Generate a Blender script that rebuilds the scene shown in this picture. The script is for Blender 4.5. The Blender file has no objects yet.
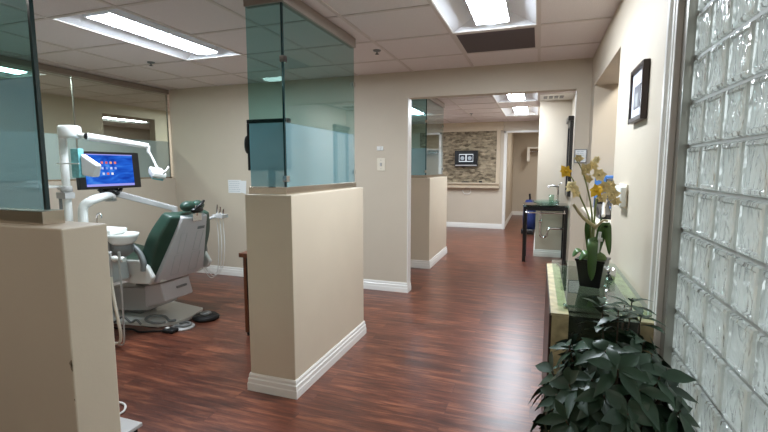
import bpy, bmesh, math, random
from mathutils import Vector, Matrix
random.seed(7)
C = bpy.context.scene.collection
PI = math.pi

# ------------------------------------------------------------ materials
def srgb(r, g, b):
    f = lambda c: (c/255/12.92) if c/255 <= .04045 else ((c/255+.055)/1.055)**2.4
    return (f(r), f(g), f(b), 1)

def mat(name, col, rough=.5, metal=0, spec=.5, noise=0, nscale=8, bump=0, bscale=60, coat=0, emit=None, estr=0, stretch=None):
    m = bpy.data.materials.new(name); m.use_nodes = True
    nt = m.node_tree; b = nt.nodes['Principled BSDF']
    b.inputs['Base Color'].default_value = col
    b.inputs['Roughness'].default_value = rough
    b.inputs['Metallic'].default_value = metal
    b.inputs['Specular IOR Level'].default_value = spec
    b.inputs['Coat Weight'].default_value = coat
    b.inputs['Coat Roughness'].default_value = .08
    if emit:
        b.inputs['Emission Color'].default_value = emit
        b.inputs['Emission Strength'].default_value = estr
    tc = nt.nodes.new('ShaderNodeTexCoord'); vec = tc.outputs['Object']
    if stretch:
        mp = nt.nodes.new('ShaderNodeMapping'); mp.inputs['Scale'].default_value = stretch
        nt.links.new(vec, mp.inputs['Vector']); vec = mp.outputs['Vector']
    if noise:
        n = nt.nodes.new('ShaderNodeTexNoise'); n.inputs['Scale'].default_value = nscale; n.inputs['Detail'].default_value = 5
        nt.links.new(vec, n.inputs['Vector'])
        mx = nt.nodes.new('ShaderNodeMix'); mx.data_type = 'RGBA'; mx.blend_type = 'MULTIPLY'
        mx.inputs['Factor'].default_value = 1
        mx.inputs[6].default_value = col
        cr = nt.nodes.new('ShaderNodeMapRange'); cr.inputs['From Min'].default_value = .3; cr.inputs['From Max'].default_value = .7
        cr.inputs['To Min'].default_value = 1-noise; cr.inputs['To Max'].default_value = 1+noise*.3
        nt.links.new(n.outputs['Fac'], cr.inputs['Value'])
        nt.links.new(cr.outputs[0], mx.inputs[7])
        nt.links.new(mx.outputs[2], b.inputs['Base Color'])
    if bump:
        n2 = nt.nodes.new('ShaderNodeTexNoise'); n2.inputs['Scale'].default_value = bscale; n2.inputs['Detail'].default_value = 3
        nt.links.new(vec, n2.inputs['Vector'])
        bp = nt.nodes.new('ShaderNodeBump'); bp.inputs['Strength'].default_value = bump; bp.inputs['Distance'].default_value = .01
        nt.links.new(n2.outputs['Fac'], bp.inputs['Height']); nt.links.new(bp.outputs[0], b.inputs['Normal'])
    return m

M = {}
M['wall'] = mat('wall_paint', srgb(200, 188, 170), .55, bump=.08, bscale=180, noise=.03, nscale=3)
M['wall_d'] = mat('dental_wall_paint', srgb(198, 186, 168), .55, bump=.08, bscale=180, noise=.03, nscale=3)
M['pony'] = mat('pony_wall_paint', srgb(208, 195, 174), .4, bump=.025, bscale=120, noise=.03, nscale=4)
M['white'] = mat('white_gloss_trim', srgb(232, 230, 224), .3)
M['tile'] = mat('ceiling_tile', srgb(228, 220, 218), .95, noise=.1, nscale=160, bump=.2, bscale=200)
M['tee'] = mat('ceiling_tee', srgb(206, 196, 190), .5)
M['metal'] = mat('brushed_metal', srgb(190, 184, 176), .22, 1, noise=.06, nscale=30, stretch=(1, 1, 20))
M['channel'] = mat('stainless_channel', srgb(188, 178, 165), .18, 1)
M['rail'] = mat('bronze_rail', srgb(150, 138, 128), .4, .3)
M['alu'] = mat('aluminium_channel', srgb(170, 168, 160), .3, .85, noise=.15, nscale=6)
M['chrome'] = mat('chrome', srgb(215, 215, 215), .08, 1)
M['black'] = mat('black_plastic', srgb(20, 20, 22), .35)
M['blackmat'] = mat('black_rubber', srgb(16, 16, 17), .6)
M['blackwood'] = mat('black_wood', srgb(22, 22, 24), .3, noise=.2)
M['darkwood'] = mat('dark_brown_wood', srgb(48, 32, 26), .35, noise=.3, nscale=12, stretch=(8, 8, 1))
M['wood'] = mat('brown_wood', srgb(104, 58, 34), .4, noise=.3, nscale=12, stretch=(8, 8, 1))
M['plastic'] = mat('white_plastic', srgb(228, 228, 224), .3)
M['greyplastic'] = mat('light_grey_plastic', srgb(182, 180, 178), .35)
M['midgrey'] = mat('mid_grey_plastic', srgb(126, 128, 128), .4)
M['shell'] = mat('pale_lilac_grey_shell', srgb(200, 194, 196), .35)
M['tan'] = mat('tan_moulding', srgb(196, 180, 156), .5)
M['cream'] = mat('cream_plastic', srgb(222, 214, 196), .4)
M['green'] = mat('green_vinyl', srgb(42, 70, 58), .42, noise=.12, nscale=10)
M['teal'] = mat('teal_box_card', srgb(120, 190, 196), .5, noise=.25, nscale=40)
M['tissue'] = mat('white_tissue', srgb(235, 236, 240), .9, bump=.2, bscale=30)
M['paper'] = mat('white_paper', srgb(224, 226, 226), .8)
M['print'] = mat('grey_print', srgb(140, 150, 160), .8)
M['blue'] = mat('blue_fabric', srgb(24, 44, 100), .6)
M['bluepanel'] = mat('blue_panel', srgb(70, 122, 190), .6)
M['yellow'] = mat('manila_folder', srgb(222, 190, 120), .7)
M['gold'] = mat('gold_stone', srgb(186, 172, 132), .4, noise=.45, nscale=22, bump=.2, bscale=40)
M['marble'] = mat('green_marble', srgb(44, 46, 30), .25, noise=.6, nscale=7, coat=.3)
M['leaf'] = mat('dark_green_leaf', srgb(42, 66, 46), .42, noise=.4, nscale=9, spec=.4)
M['leaf2'] = mat('orchid_leaf', srgb(72, 104, 48), .35, noise=.3, nscale=12)
M['stem'] = mat('orchid_stem', srgb(118, 128, 72), .5)
M['bark'] = mat('brown_stem', srgb(70, 56, 40), .8)
M['petal'] = mat('cream_petal', srgb(234, 212, 152), .6, noise=.35, nscale=60)
M['petaly'] = mat('yellow_petal', srgb(232, 184, 30), .6, noise=.2, nscale=60)
M['moss'] = mat('moss', srgb(96, 118, 70), .9, bump=.8, bscale=50)
M['dirt'] = mat('soil', srgb(50, 40, 32), .9)
M['chip'] = mat('bare_plaster', srgb(150, 138, 118), .9)

def emis(name, col, s):
    m = bpy.data.materials.new(name); m.use_nodes = True
    nt = m.node_tree; nt.nodes.clear()
    e = nt.nodes.new('ShaderNodeEmission'); e.inputs[0].default_value = col; e.inputs[1].default_value = s
    o = nt.nodes.new('ShaderNodeOutputMaterial'); nt.links.new(e.outputs[0], o.inputs[0]); return m
LAMP = (.86, .95, 1.05, 1)
M['lens'] = emis('lamp_lens', LAMP, 27)
M['lens_rear'] = emis('lamp_lens_rear', (1, .96, .9, 1), 5)
M['lens_far'] = emis('lamp_lens_far', LAMP, 21)
M['reflector'] = mat('lamp_reflector', srgb(226, 228, 232), .35)
M['lens_dim'] = emis('lamp_lens_dim', (1, .97, .9, 1), 10)
M['lens_mid'] = emis('lamp_lens_side_room', (.95, 1, .98, 1), 16)

def glass_mat(name, tint, frost=0, fcol=(.5, .65, .66, 1), refl=1.0):
    m = bpy.data.materials.new(name); m.use_nodes = True
    nt = m.node_tree; nt.nodes.clear(); N = nt.nodes.new; L = nt.links.new
    o = N('ShaderNodeOutputMaterial')
    t = N('ShaderNodeBsdfTransparent'); t.inputs[0].default_value = tint
    g = N('ShaderNodeBsdfGlossy'); g.inputs['Roughness'].default_value = .01 if not frost else .03
    fr = N('ShaderNodeFresnel'); fr.inputs[0].default_value = 1.5
    mu = N('ShaderNodeMath'); mu.operation = 'MULTIPLY'; mu.inputs[1].default_value = refl; mu.use_clamp = True
    L(fr.outputs[0], mu.inputs[0])
    ge = N('ShaderNodeNewGeometry'); inv = N('ShaderNodeMath'); inv.operation = 'SUBTRACT'; inv.inputs[0].default_value = 1; L(ge.outputs['Backfacing'], inv.inputs[1])
    m2 = N('ShaderNodeMath'); m2.operation = 'MULTIPLY'; L(mu.outputs[0], m2.inputs[0]); L(inv.outputs[0], m2.inputs[1]); mu = m2
    base = t
    if frost:
        d = N('ShaderNodeBsdfDiffuse'); d.inputs[0].default_value = fcol
        tr = N('ShaderNodeBsdfTranslucent'); tr.inputs[0].default_value = fcol
        a = N('ShaderNodeMixShader'); a.inputs[0].default_value = .5; L(d.outputs[0], a.inputs[1]); L(tr.outputs[0], a.inputs[2])
        b = N('ShaderNodeMixShader'); b.inputs[0].default_value = frost; L(t.outputs[0], b.inputs[1]); L(a.outputs[0], b.inputs[2]); base = b
    x = N('ShaderNodeMixShader'); L(mu.outputs[0], x.inputs[0]); L(base.outputs[0], x.inputs[1]); L(g.outputs[0], x.inputs[2])
    L(x.outputs[0], o.inputs[0]); return m
M['glass'] = glass_mat('teal_tinted_glass', (.60, .81, .81, 1), refl=2.0)
M['film'] = glass_mat('frosted_film', (.78, .88, .90, 1), .5, (.26, .45, .48, 1), refl=2.2)
M['clearglass'] = glass_mat('pale_partition_glass', (.86, .92, .90, 1), refl=1.2)
M['clearfilm'] = glass_mat('pale_frosted_film', (.9, .95, .95, 1), .5, (.45, .56, .55, 1), refl=.4)
M['greenglass'] = glass_mat('green_glass_top', (.84, .93, .88, 1), refl=1.2)
M['edge'] = mat('dark_glass_edge', srgb(26, 52, 54), .15)
M['mirror'] = mat('mirror', srgb(225, 230, 230), .02, 1)
M['tableglass'] = glass_mat('basin_glass', (.80, .90, .88, 1), refl=1.3)

def floor_mat():
    m = bpy.data.materials.new('red_brown_plank_floor'); m.use_nodes = True
    nt = m.node_tree; N = nt.nodes.new; L = nt.links.new; b = nt.nodes['Principled BSDF']
    tc = N('ShaderNodeTexCoord')
    br = N('ShaderNodeTexBrick'); br.offset = .37; br.offset_frequency = 2
    br.inputs['Scale'].default_value = 1; br.inputs['Brick Width'].default_value = 1.2; br.inputs['Row Height'].default_value = .125
    br.inputs['Mortar Size'].default_value = .0012; br.inputs['Mortar Smooth'].default_value = .3; br.inputs['Bias'].default_value = 0
    br.inputs['Color1'].default_value = (0, 0, 0, 1); br.inputs['Color2'].default_value = (1, 1, 1, 1); br.inputs['Mortar'].default_value = (.5, .5, .5, 1)
    L(tc.outputs['Object'], br.inputs['Vector'])
    # grain, long along the planks, shifted per plank
    sep = N('ShaderNodeVectorMath'); sep.operation = 'MULTIPLY_ADD'
    L(br.outputs['Color'], sep.inputs[0]); sep.inputs[1].default_value = (7, 3, 5); L(tc.outputs['Object'], sep.inputs[2])
    mp = N('ShaderNodeMapping'); mp.inputs['Scale'].default_value = (1.3, 16, 1); L(sep.outputs[0], mp.inputs['Vector'])
    n1 = N('ShaderNodeTexNoise'); n1.inputs['Scale'].default_value = 2.2; n1.inputs['Detail'].default_value = 7; n1.inputs['Roughness'].default_value = .65; n1.inputs['Distortion'].default_value = .6
    L(mp.outputs[0], n1.inputs['Vector'])
    mp2 = N('ShaderNodeMapping'); mp2.inputs['Scale'].default_value = (.9, 3.5, 1); L(sep.outputs[0], mp2.inputs['Vector'])
    n2 = N('ShaderNodeTexNoise'); n2.inputs['Scale'].default_value = 3.5; n2.inputs['Detail'].default_value = 3
    L(mp2.outputs[0], n2.inputs['Vector'])
    cr = N('ShaderNodeValToRGB'); e = cr.color_ramp.elements
    e[0].position = .3; e[0].color = srgb(50, 26, 20); e[1].position = .70; e[1].color = srgb(160, 98, 70)
    x = cr.color_ramp.elements.new(.5); x.color = srgb(98, 54, 40)
    ad = N('ShaderNodeMath'); ad.operation = 'MULTIPLY_ADD'; ad.inputs[1].default_value = .35; L(n2.outputs['Fac'], ad.inputs[0])
    sc = N('ShaderNodeMath'); sc.operation = 'MULTIPLY'; sc.inputs[1].default_value = .65; L(n1.outputs['Fac'], sc.inputs[0]); L(sc.outputs[0], ad.inputs[2])
    L(ad.outputs[0], cr.inputs[0])
    mx = N('ShaderNodeMix'); mx.data_type = 'RGBA'; mx.blend_type = 'MULTIPLY'; mx.inputs['Factor'].default_value = 1
    mr = N('ShaderNodeMapRange'); mr.inputs['To Min'].default_value = .84; mr.inputs['To Max'].default_value = 1.12
    L(br.outputs['Color'], mr.inputs['Value']); L(cr.outputs[0], mx.inputs[6]); L(mr.outputs[0], mx.inputs[7])
    m2 = N('ShaderNodeMix'); m2.data_type = 'RGBA'; m2.inputs[7].default_value = srgb(46, 22, 18)
    fm = N('ShaderNodeMath'); fm.operation = 'MULTIPLY'; fm.inputs[1].default_value = .5; L(br.outputs['Fac'], fm.inputs[0])
    L(fm.outputs[0], m2.inputs['Factor']); L(mx.outputs[2], m2.inputs[6]); L(m2.outputs[2], b.inputs['Base Color'])
    b.inputs['Roughness'].default_value = .3; b.inputs['Specular IOR Level'].default_value = .5
    bp = N('ShaderNodeBump'); bp.inputs['Strength'].default_value = .25; bp.inputs['Distance'].default_value = .004
    L(n1.outputs['Fac'], bp.inputs['Height']); L(bp.outputs[0], b.inputs['Normal'])
    return m
M['floor'] = floor_mat()

def stone_mat():
    m = bpy.data.materials.new('stacked_stone'); m.use_nodes = True
    nt = m.node_tree; N = nt.nodes.new; L = nt.links.new; b = nt.nodes['Principled BSDF']
    n = N('ShaderNodeTexNoise'); n.inputs['Scale'].default_value = 14; n.inputs['Detail'].default_value = 6
    tc = N('ShaderNodeTexCoord'); L(tc.outputs['Object'], n.inputs['Vector'])
    v = N('ShaderNodeTexVoronoi'); v.inputs['Scale'].default_value = 9
    mp = N('ShaderNodeMapping'); mp.inputs['Scale'].default_value = (1, 1, 3); L(tc.outputs['Object'], mp.inputs[0]); L(mp.outputs[0], v.inputs['Vector'])
    cr = N('ShaderNodeValToRGB'); e = cr.color_ramp.elements
    e[0].position = .3; e[0].color = srgb(96, 84, 66); e[1].position = .75; e[1].color = srgb(196, 180, 152)
    mxx = N('ShaderNodeMix'); mxx.data_type = 'FLOAT'; mxx.inputs['Factor'].default_value = .45
    L(n.outputs['Fac'], mxx.inputs[2]); L(v.outputs['Color'], mxx.inputs[3]); L(mxx.outputs[0], cr.inputs[0])
    L(cr.outputs[0], b.inputs['Base Color']); b.inputs['Roughness'].default_value = .85
    return m
M['stone'] = stone_mat()

def block_mat():
    m = bpy.data.materials.new('wavy_glass_block'); m.use_nodes = True
    nt = m.node_tree; nt.nodes.clear(); N = nt.nodes.new; L = nt.links.new
    o = N('ShaderNodeOutputMaterial'); tc = N('ShaderNodeTexCoord')
    mp = N('ShaderNodeMapping'); mp.inputs['Rotation'].default_value = (.45, 0, 0); mp.inputs['Scale'].default_value = (1, 1.5, .75); L(tc.outputs['Object'], mp.inputs[0])
    n = N('ShaderNodeTexNoise'); n.inputs['Scale'].default_value = 16; n.inputs['Detail'].default_value = 1.2; n.inputs['Distortion'].default_value = 1.2
    L(mp.outputs[0], n.inputs['Vector'])
    bp = N('ShaderNodeBump'); bp.inputs['Strength'].default_value = 1; bp.inputs['Distance'].default_value = .02
    L(n.outputs['Fac'], bp.inputs['Height'])
    rf = N('ShaderNodeBsdfRefraction'); rf.inputs['IOR'].default_value = 1.12; rf.inputs['Roughness'].default_value = .1; rf.inputs[0].default_value = (.93, .97, .96, 1)
    gl = N('ShaderNodeBsdfGlossy'); gl.inputs['Roughness'].default_value = .08
    tr = N('ShaderNodeBsdfTranslucent'); tr.inputs[0].default_value = (.86, .91, .90, 1)
    df = N('ShaderNodeBsdfDiffuse'); df.inputs[0].default_value = (.78, .82, .80, 1)
    for s in (rf, gl, tr): L(bp.outputs[0], s.inputs['Normal'])
    a = N('ShaderNodeMixShader'); a.inputs[0].default_value = .35; L(tr.outputs[0], a.inputs[1]); L(df.outputs[0], a.inputs[2])
    c = N('ShaderNodeMixShader'); c.inputs[0].default_value = .62; L(rf.outputs[0], c.inputs[1]); L(a.outputs[0], c.inputs[2])
    fr = N('ShaderNodeFresnel'); fr.inputs[0].default_value = 1.5; L(bp.outputs[0], fr.inputs['Normal'])
    x = N('ShaderNodeMixShader'); L(fr.outputs[0], x.inputs[0]); L(c.outputs[0], x.inputs[1]); L(gl.outputs[0], x.inputs[2])
    L(x.outputs[0], o.inputs[0]); return m
M['block'] = block_mat()
M['mortar'] = mat('pale_grey_mortar', srgb(178, 182, 178), .6)

# ------------------------------------------------------------ mesh builder
class MB:
    def __init__(s): s.v = []; s.f = []; s.mi = []; s.sm = []
    def add(s, vs, fs, mi=0, sm=False, T=None):
        n = len(s.v)
        for v in vs:
            v = Vector(v)
            if T is not None: v = T @ v
            s.v.append(v)
        for f in fs: s.f.append([i+n for i in f]); s.mi.append(mi); s.sm.append(sm)
        return s
    def box(s, x0, x1, y0, y1, z0, z1, mi=0, T=None):
        vs = [(x, y, z) for z in (z0, z1) for y in (y0, y1) for x in (x0, x1)]
        return s.add(vs, [(0, 2, 3, 1), (4, 5, 7, 6), (0, 1, 5, 4), (2, 6, 7, 3), (0, 4, 6, 2), (1, 3, 7, 5)], mi, T=T)
    def hexa(s, b, t, mi=0):      # b, t: four corners bottom/top counter-clockwise
        return s.add(list(b)+list(t), [(3, 2, 1, 0), (4, 5, 6, 7), (0, 1, 5, 4), (1, 2, 6, 5), (2, 3, 7, 6), (3, 0, 4, 7)], mi)
    def tube(s, pts, r, n=10, mi=0, cap=True, T=None, smooth=False):
        pts = [Vector(p) for p in pts]
        if smooth: pts = cat(pts)
        rs = r if isinstance(r, (list, tuple)) else [r]*len(pts)
        if len(rs) != len(pts): rs = [rs[0]+(rs[-1]-rs[0])*i/(len(pts)-1) for i in range(len(pts))]
        vs = []; prev = None
        for i, p in enumerate(pts):
            d = (pts[min(i+1, len(pts)-1)]-pts[max(i-1, 0)]).normalized()
            if prev is None:
                a = Vector((0, 0, 1)) if abs(d.z) < .9 else Vector((1, 0, 0)); u = d.cross(a).normalized()
            else:
                u = (prev-d*prev.dot(d)).normalized()
            prev = u; w = d.cross(u)
            for k in range(n):
                t = 2*PI*k/n; vs.append(p+u*math.cos(t)*rs[i]+w*math.sin(t)*rs[i])
        fs = [(i*n+k, i*n+(k+1) % n, (i+1)*n+(k+1) % n, (i+1)*n+k) for i in range(len(pts)-1) for k in range(n)]
        s.add(vs, fs, mi, True, T)
        if cap:
            s.add(vs[:n], [tuple(range(n))[::-1]], mi, False, T); s.add(vs[-n:], [tuple(range(n))], mi, False, T)
        return s
    def lathe(s, prof, cx=0, cy=0, n=28, mi=0, T=None, sy=1):
        vs = []
        for r, z in prof:
            for k in range(n):
                t = 2*PI*k/n; vs.append((cx+r*math.cos(t), cy+r*sy*math.sin(t), z))
        fs = [(i*n+k, i*n+(k+1) % n, (i+1)*n+(k+1) % n, (i+1)*n+k) for i in range(len(prof)-1) for k in range(n)]
        return s.add(vs, fs, mi, True, T)
    def prism(s, poly, a, b, axis='y', mi=0, T=None):   # poly in the plane across the axis, extruded a..b
        def P(p, q):
            return {'y': (p[0], q, p[1]), 'x': (q, p[0], p[1]), 'z': (p[0], p[1], q)}[axis]
        n = len(poly); vs = [P(p, a) for p in poly]+[P(p, b) for p in poly]
        fs = [tuple(range(n)), tuple(range(n, 2*n))[::-1]]+[(i, i+n, (i+1) % n+n, (i+1) % n) for i in range(n)]
        return s.add(vs, fs, mi, T=T)
    def ell(s, c, r, n=16, m=10, mi=0, T=None):
        c = Vector(c); prof = []
        vs = []; 
        for i in range(m+1):
            a = PI*i/m
            for k in range(n):
                t = 2*PI*k/n; vs.append((c.x+r[0]*math.sin(a)*math.cos(t), c.y+r[1]*math.sin(a)*math.sin(t), c.z-r[2]*math.cos(a)))
        fs = [(i*n+k, i*n+(k+1) % n, (i+1)*n+(k+1) % n, (i+1)*n+k) for i in range(m) for k in range(n)]
        return s.add(vs, fs, mi, True, T)

def cat(p, k=6):
    p = [p[0]*2-p[1]]+list(p)+[p[-1]*2-p[-2]]; out = []
    for i in range(1, len(p)-2):
        for j in range(k):
            t = j/k; a, b, c, d = p[i-1], p[i], p[i+1], p[i+2]
            out.append(.5*((2*b)+(c-a)*t+(2*a-5*b+4*c-d)*t*t+(3*b-a-3*c+d)*t**3))
    out.append(p[-2]); return out

def obj(name, mb, mats, parent=None, bevel=0, seg=2, label=None):
    me = bpy.data.meshes.new(name)
    off = Vector((0, 0, 0))
    q = parent
    while q is not None: off += q.location; q = q.parent
    me.from_pydata([tuple(v-off) for v in mb.v], [], mb.f)
    for mm in (mats if isinstance(mats, (list, tuple)) else [mats]): me.materials.append(mm)
    for p, mi, sm in zip(me.polygons, mb.mi, mb.sm): p.material_index = mi; p.use_smooth = sm
    bm = bmesh.new(); bm.from_mesh(me); bmesh.ops.recalc_face_normals(bm, faces=bm.faces); bm.to_mesh(me); bm.free()
    o = bpy.data.objects.new(name, me); C.objects.link(o)
    if parent is not None: o.parent = parent
    if bevel:
        b = o.modifiers.new('bevel', 'BEVEL'); b.width = bevel; b.segments = seg; b.limit_method = 'ANGLE'; b.angle_limit = .6
        b.harden_normals = False
    if label: o['label'] = label
    return o

def thing(name, label, cat_, loc=(0, 0, 0), group=None):
    o = bpy.data.objects.new(name, None); C.objects.link(o); o.empty_display_size = .1
    o.location = loc; o['label'] = label; o['category'] = cat_
    if group: o['group'] = group
    return o
def tag(o, label, cat_, group=None):
    o['label'] = label; o['category'] = cat_
    if group: o['group'] = group
    return o
def struct(name, mb, m, parent=None, bevel=0):
    o = obj(name, mb, m, parent, bevel)
    if parent is None: o['kind'] = 'structure'
    return o
def copy_tree(o, parent=None):
    c = o.copy(); C.objects.link(c)
    if parent is not None: c.parent = parent
    for ch in list(o.children): copy_tree(ch, c)
    return c

H = 2.33            # ceiling height
XR = .42            # right wall
YB = 4.45           # wall with the wide opening

# ------------------------------------------------------------ setting
struct('floor', MB().box(-9.7, .62, -2.6, 13.1, -.06, 0).box(.62, 2.6, 1.70, 13.1, -.06, 0), M['floor'])

GX = [-.035+.61*k for k in range(-16, 5)]      # ceiling grid lines
GY = [2.10+.61*k for k in range(-8, 19)]
FIX = [(-3.085, 2.10, 0, 'a'), (-.645, 2.10, 0, 'b'), (-.645, 5.76, 0, 'c'), (-.645, 7.59, 0, 'd'),
       (-3.085, -.34, 1, 'e'), (-.645, -1.56, 0, 'f'), (-5.525, 2.10, 0, 'g'), (-8.575, 6.37, 0, 'h'),
       (-2.475, 6.98, 0, 'i'), (.575, 3.32, 0, 'j'), (-.035, 10.64, 0, 'k'), (-5.525, 5.76, 0, 'l'),(-5.525, -.95, 0, 'm')]
skip = set()
for x, y, rot, _ in FIX:
    i = round((x-GX[0])/.61); j = round((y-GY[0])/.61)
    skip.add((i, j)); skip.add((i+1, j) if rot else (i, j+1))
VENTS = [(-.645, 3.32), (-.035, 6.37)]
c = MB(); t = MB()
for i in range(len(GX)-1):
    for j in range(len(GY)-1):
        if (i, j) in skip: continue
        if GX[i] > .5 and GY[j] < 1.4: continue
        c.add([(GX[i], GY[j], H), (GX[i+1], GY[j], H), (GX[i+1], GY[j+1], H), (GX[i], GY[j+1], H)], [(0, 1, 2, 3)])
ce = struct('ceiling', c, M['tile'])
for x in GX: t.box(x-.012, x+.012, GY[0], GY[-1], H-.006, H+.002)
for y in GY: t.box(GX[0], GX[-1], y-.012, y+.012, H-.0055, H+.002)
# drop the strips that would cross a lamp
t2 = MB()
def crosses(x, y):
    i = round((x-GX[0])/.61-.5); j = round((y-GY[0])/.61-.5)
    return (i, j) in skip
for x in GX:
    for j in range(len(GY)-1):
        ym = (GY[j]+GY[j+1])/2
        if crosses(x-.3, ym) and crosses(x+.3, ym): continue
        if x > .6 and ym < 1.7: continue
        t2.box(x-.012, x+.012, GY[j], GY[j+1], H-.006, H+.002)
for y in GY:
    for i in range(len(GX)-1):
        xm = (GX[i]+GX[i+1])/2
        if crosses(xm, y-.3) and crosses(xm, y+.3): continue
        if xm > .6 and y < 1.4: continue
        t2.box(GX[i], GX[i+1], y-.012, y+.012, H-.0055, H+.002)
obj('ceiling_grid', t2, M['tee'], ce)

def wallbox(name, boxes, m='wall', bevel=0):
    mb = MB()
    for b in boxes: mb.box(*b)
    return struct(name, mb, M[m], bevel=bevel)

# wall with wide opening (opening x -1.305 .. .30, z < 2.065)
wallbox('wall_back', [(-4.43, -1.305, YB, YB+.12, 0, H), (-1.305, .30, YB, YB+.12, 2.065, H), (.30, .62, YB, YB+.12, 0, H), (.62, 2.6, YB, YB+.12, 0, H)], 'wall_d')
# right wall with reception hatch (y 2.92..4.2) and glass block opening (y -.3..1.69)
wallbox('wall_right', [(XR, .62, -2.6, -.3, 0, H), (XR, .62, -.3, 1.69, 2.22, H), (XR, .62, 1.69, 2.92, 0, H),
                       (XR, .62, 2.92, 4.19, 0, .98), (XR, .62, 2.92, 4.19, 2.045, H), (XR, .62, 4.19, YB, 0, H)])
wallbox('wall_far_right', [(XR, .54, YB+.12, 7.0, 0, H)])
wallbox('wall_closet', [(-.02, .54, 7.0, 9.9, 0, H)])
wallbox('wall_far', [(-3.4, -.69, 9.9, 10.02, 0, H), (-.69, -.02, 9.9, 10.02, 2.09, H), (-.02, .6, 9.9, 10.02, 0, H)])
wallbox('wall_far_left', [(-3.4, -3.28, YB+.12, 9.9, 0, H)])
wallbox('wall_store', [(-1.1, 1.6, 13.0, 13.1, 0, H), (-.80, -.69, 10.02, 13.0, 0, H), (1.0, 1.1, 10.02, 13.0, 0, H)])
wallbox('wall_behind', [(-9.7, .62, -2.6, -2.5, 0, H)])
wallbox('wall_reception', [(2.5, 2.6, 1.60, YB, 0, H), (.62, 2.5, 1.70, 1.84, 0, H)])
# operatory side wall under its glass, and room beyond
wallbox('wall_left', [(-4.58, -4.43, .1, YB+.12, 0, 1.215), (-4.58, -4.43, -2.5, .1, 0, H)], 'wall_d')
wallbox('wall_side_room', [(-6.32, -6.2, -2.5, 4.9, 0, H), (-6.32, -6.2, 4.9, 5.85, 2.16, H), (-6.32, -6.2, 5.85, 9.0, 0, H),
                           (-9.6, -3.4, 9.0, 9.1, 0, H), (-9.7, -9.6, -2.5, 9.1, 0, H), (-9.6, -6.32, 4.0, 4.1, 0, H),(-4.58,-4.46,4.57,9.0,0,H)], 'wall_d')

# pony walls
struct('wall_pony_middle', MB().prism([(-1.612, 2.132), (-1.302, 2.132), (-1.302, 3.2), (-1.46, 3.2), (-1.46, 2.29), (-1.612, 2.29)], 0, 1.195, 'z'), M['pony'], bevel=.004)
struct('wall_pony_far', MB().prism([(-1.95, 5.632), (-1.345, 5.632), (-1.345, 6.79), (-1.50, 6.79), (-1.50, 5.79), (-1.95, 5.79)], 0, 1.21, 'z'), M['pony'], bevel=.004)
wp = wallbox('wall_pony_near', [(-4.43, -1.172, .787, .917, 0, 1.19)], 'pony', bevel=.004)
# chipped plaster on the corner of the near pony wall
ch = MB()
for z0, z1, w in ((.800, .825, .006), (.813, .832, .009), (.715, .722, .004)):
    ch.prism([(-1.1712, z0), (-1.1712-w, z0+.004), (-1.1712-w*1.3, (z0+z1)/2), (-1.1712-w*.5, z1), (-1.1712, z1)], .7866, .7875, 'y')
obj('chipped_plaster', ch, M['chip'], wp)

# baseboards: stepped profile
BP = [(0, 0), (.016, 0), (.016, .045), (.013, .052), (.013, .075), (.008, .082), (.008, .098), (.004, .108), (0, .108)]
def baseboard(name, segs):
    mb = MB()
    for (x0, y0), (x1, y1), (nx, ny), e0, e1 in segs:   # wall line, outward normal, mitre extension flags
        d = Vector((x1-x0, y1-y0, 0)).normalized(); n = Vector((nx, ny, 0))
        vs = []
        for (px, py, e, sg) in ((x0, y0, e0, -1), (x1, y1, e1, 1)):
            for o_, z in BP: vs.append(Vector((px, py, z))+n*o_+d*(sg*e*o_))
        k = len(BP); fs = [tuple(range(k)), tuple(range(k, 2*k))[::-1]]+[(i, i+k, (i+1) % k+k, (i+1) % k) for i in range(k)]
        mb.add(vs, fs)
    return struct(name, mb, M['white'])
baseboard('baseboard_back', [((-4.43, YB), (-1.305, YB), (0, -1), 0, 1), ((-1.305, YB), (-1.305, YB+.12), (1, 0), 1, 0), ((.30, YB), (XR, YB), (0, -1), 1, 0)])
baseboard('baseboard_middle', [((-1.612, 2.132), (-1.302, 2.132), (0, -1), 1, 1), ((-1.302, 2.132), (-1.302, 3.2), (1, 0), 1, 1), ((-1.612, 2.29), (-1.612, 2.132), (-1, 0), 0, 1), ((-1.302, 3.2), (-1.46, 3.2), (0, 1), 1, 0)])
baseboard('baseboard_pony_far', [((-1.95, 5.632), (-1.345, 5.632), (0, -1), 1, 1), ((-1.345, 5.632), (-1.345, 6.79), (1, 0), 1, 1)])
baseboard('baseboard_far', [((-3.28, 9.9), (-.69, 9.9), (0, -1), 0, 0), ((-.69, 10.03), (-.69, 13), (1, 0), 0, 0), ((-.69, 13), (1.0, 13), (0, -1), 0, 0)])
baseboard('baseboard_closet', [((-.02, 7.0), (XR, 7.0), (0, -1), 1, 0), ((-.02, 7.0), (-.02, 9.9), (-1, 0), 1, 0)])
baseboard('baseboard_right', [((XR, 1.85), (XR, YB), (-1, 0), 0, 0)])
baseboard('baseboard_left', [((-4.43, .92), (-4.43, YB), (1, 0), 0, 0)])
baseboard('baseboard_near', [((-4.43, .917), (-1.172, .917), (0, 1), 0, 1), ((-4.43, .787), (-1.172, .787), (0, -1), 0, 1), ((-1.172, .787), (-1.172, .917), (1, 0), 1, 1)])

# white casing + metal channel beside glass blocks
cs = MB()
for a, b, h in ((1.685, 1.705, .022), (1.705, 1.725, .012), (1.725, 1.745, .02), (1.745, 1.765, .010), (1.765, 1.79, .026), (1.79, 1.812, .014)):
    cs.box(XR-h, XR+.0, a, b, 0, 2.33)
struct('trim_1', cs, M['white'], bevel=.003)
struct('trim_2', MB().box(XR-.004, XR+.10, 1.603, 1.684, 0, 2.22).box(XR-.012, XR-.004, 1.603, 1.613, 0, 2.22), M['alu'])

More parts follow.
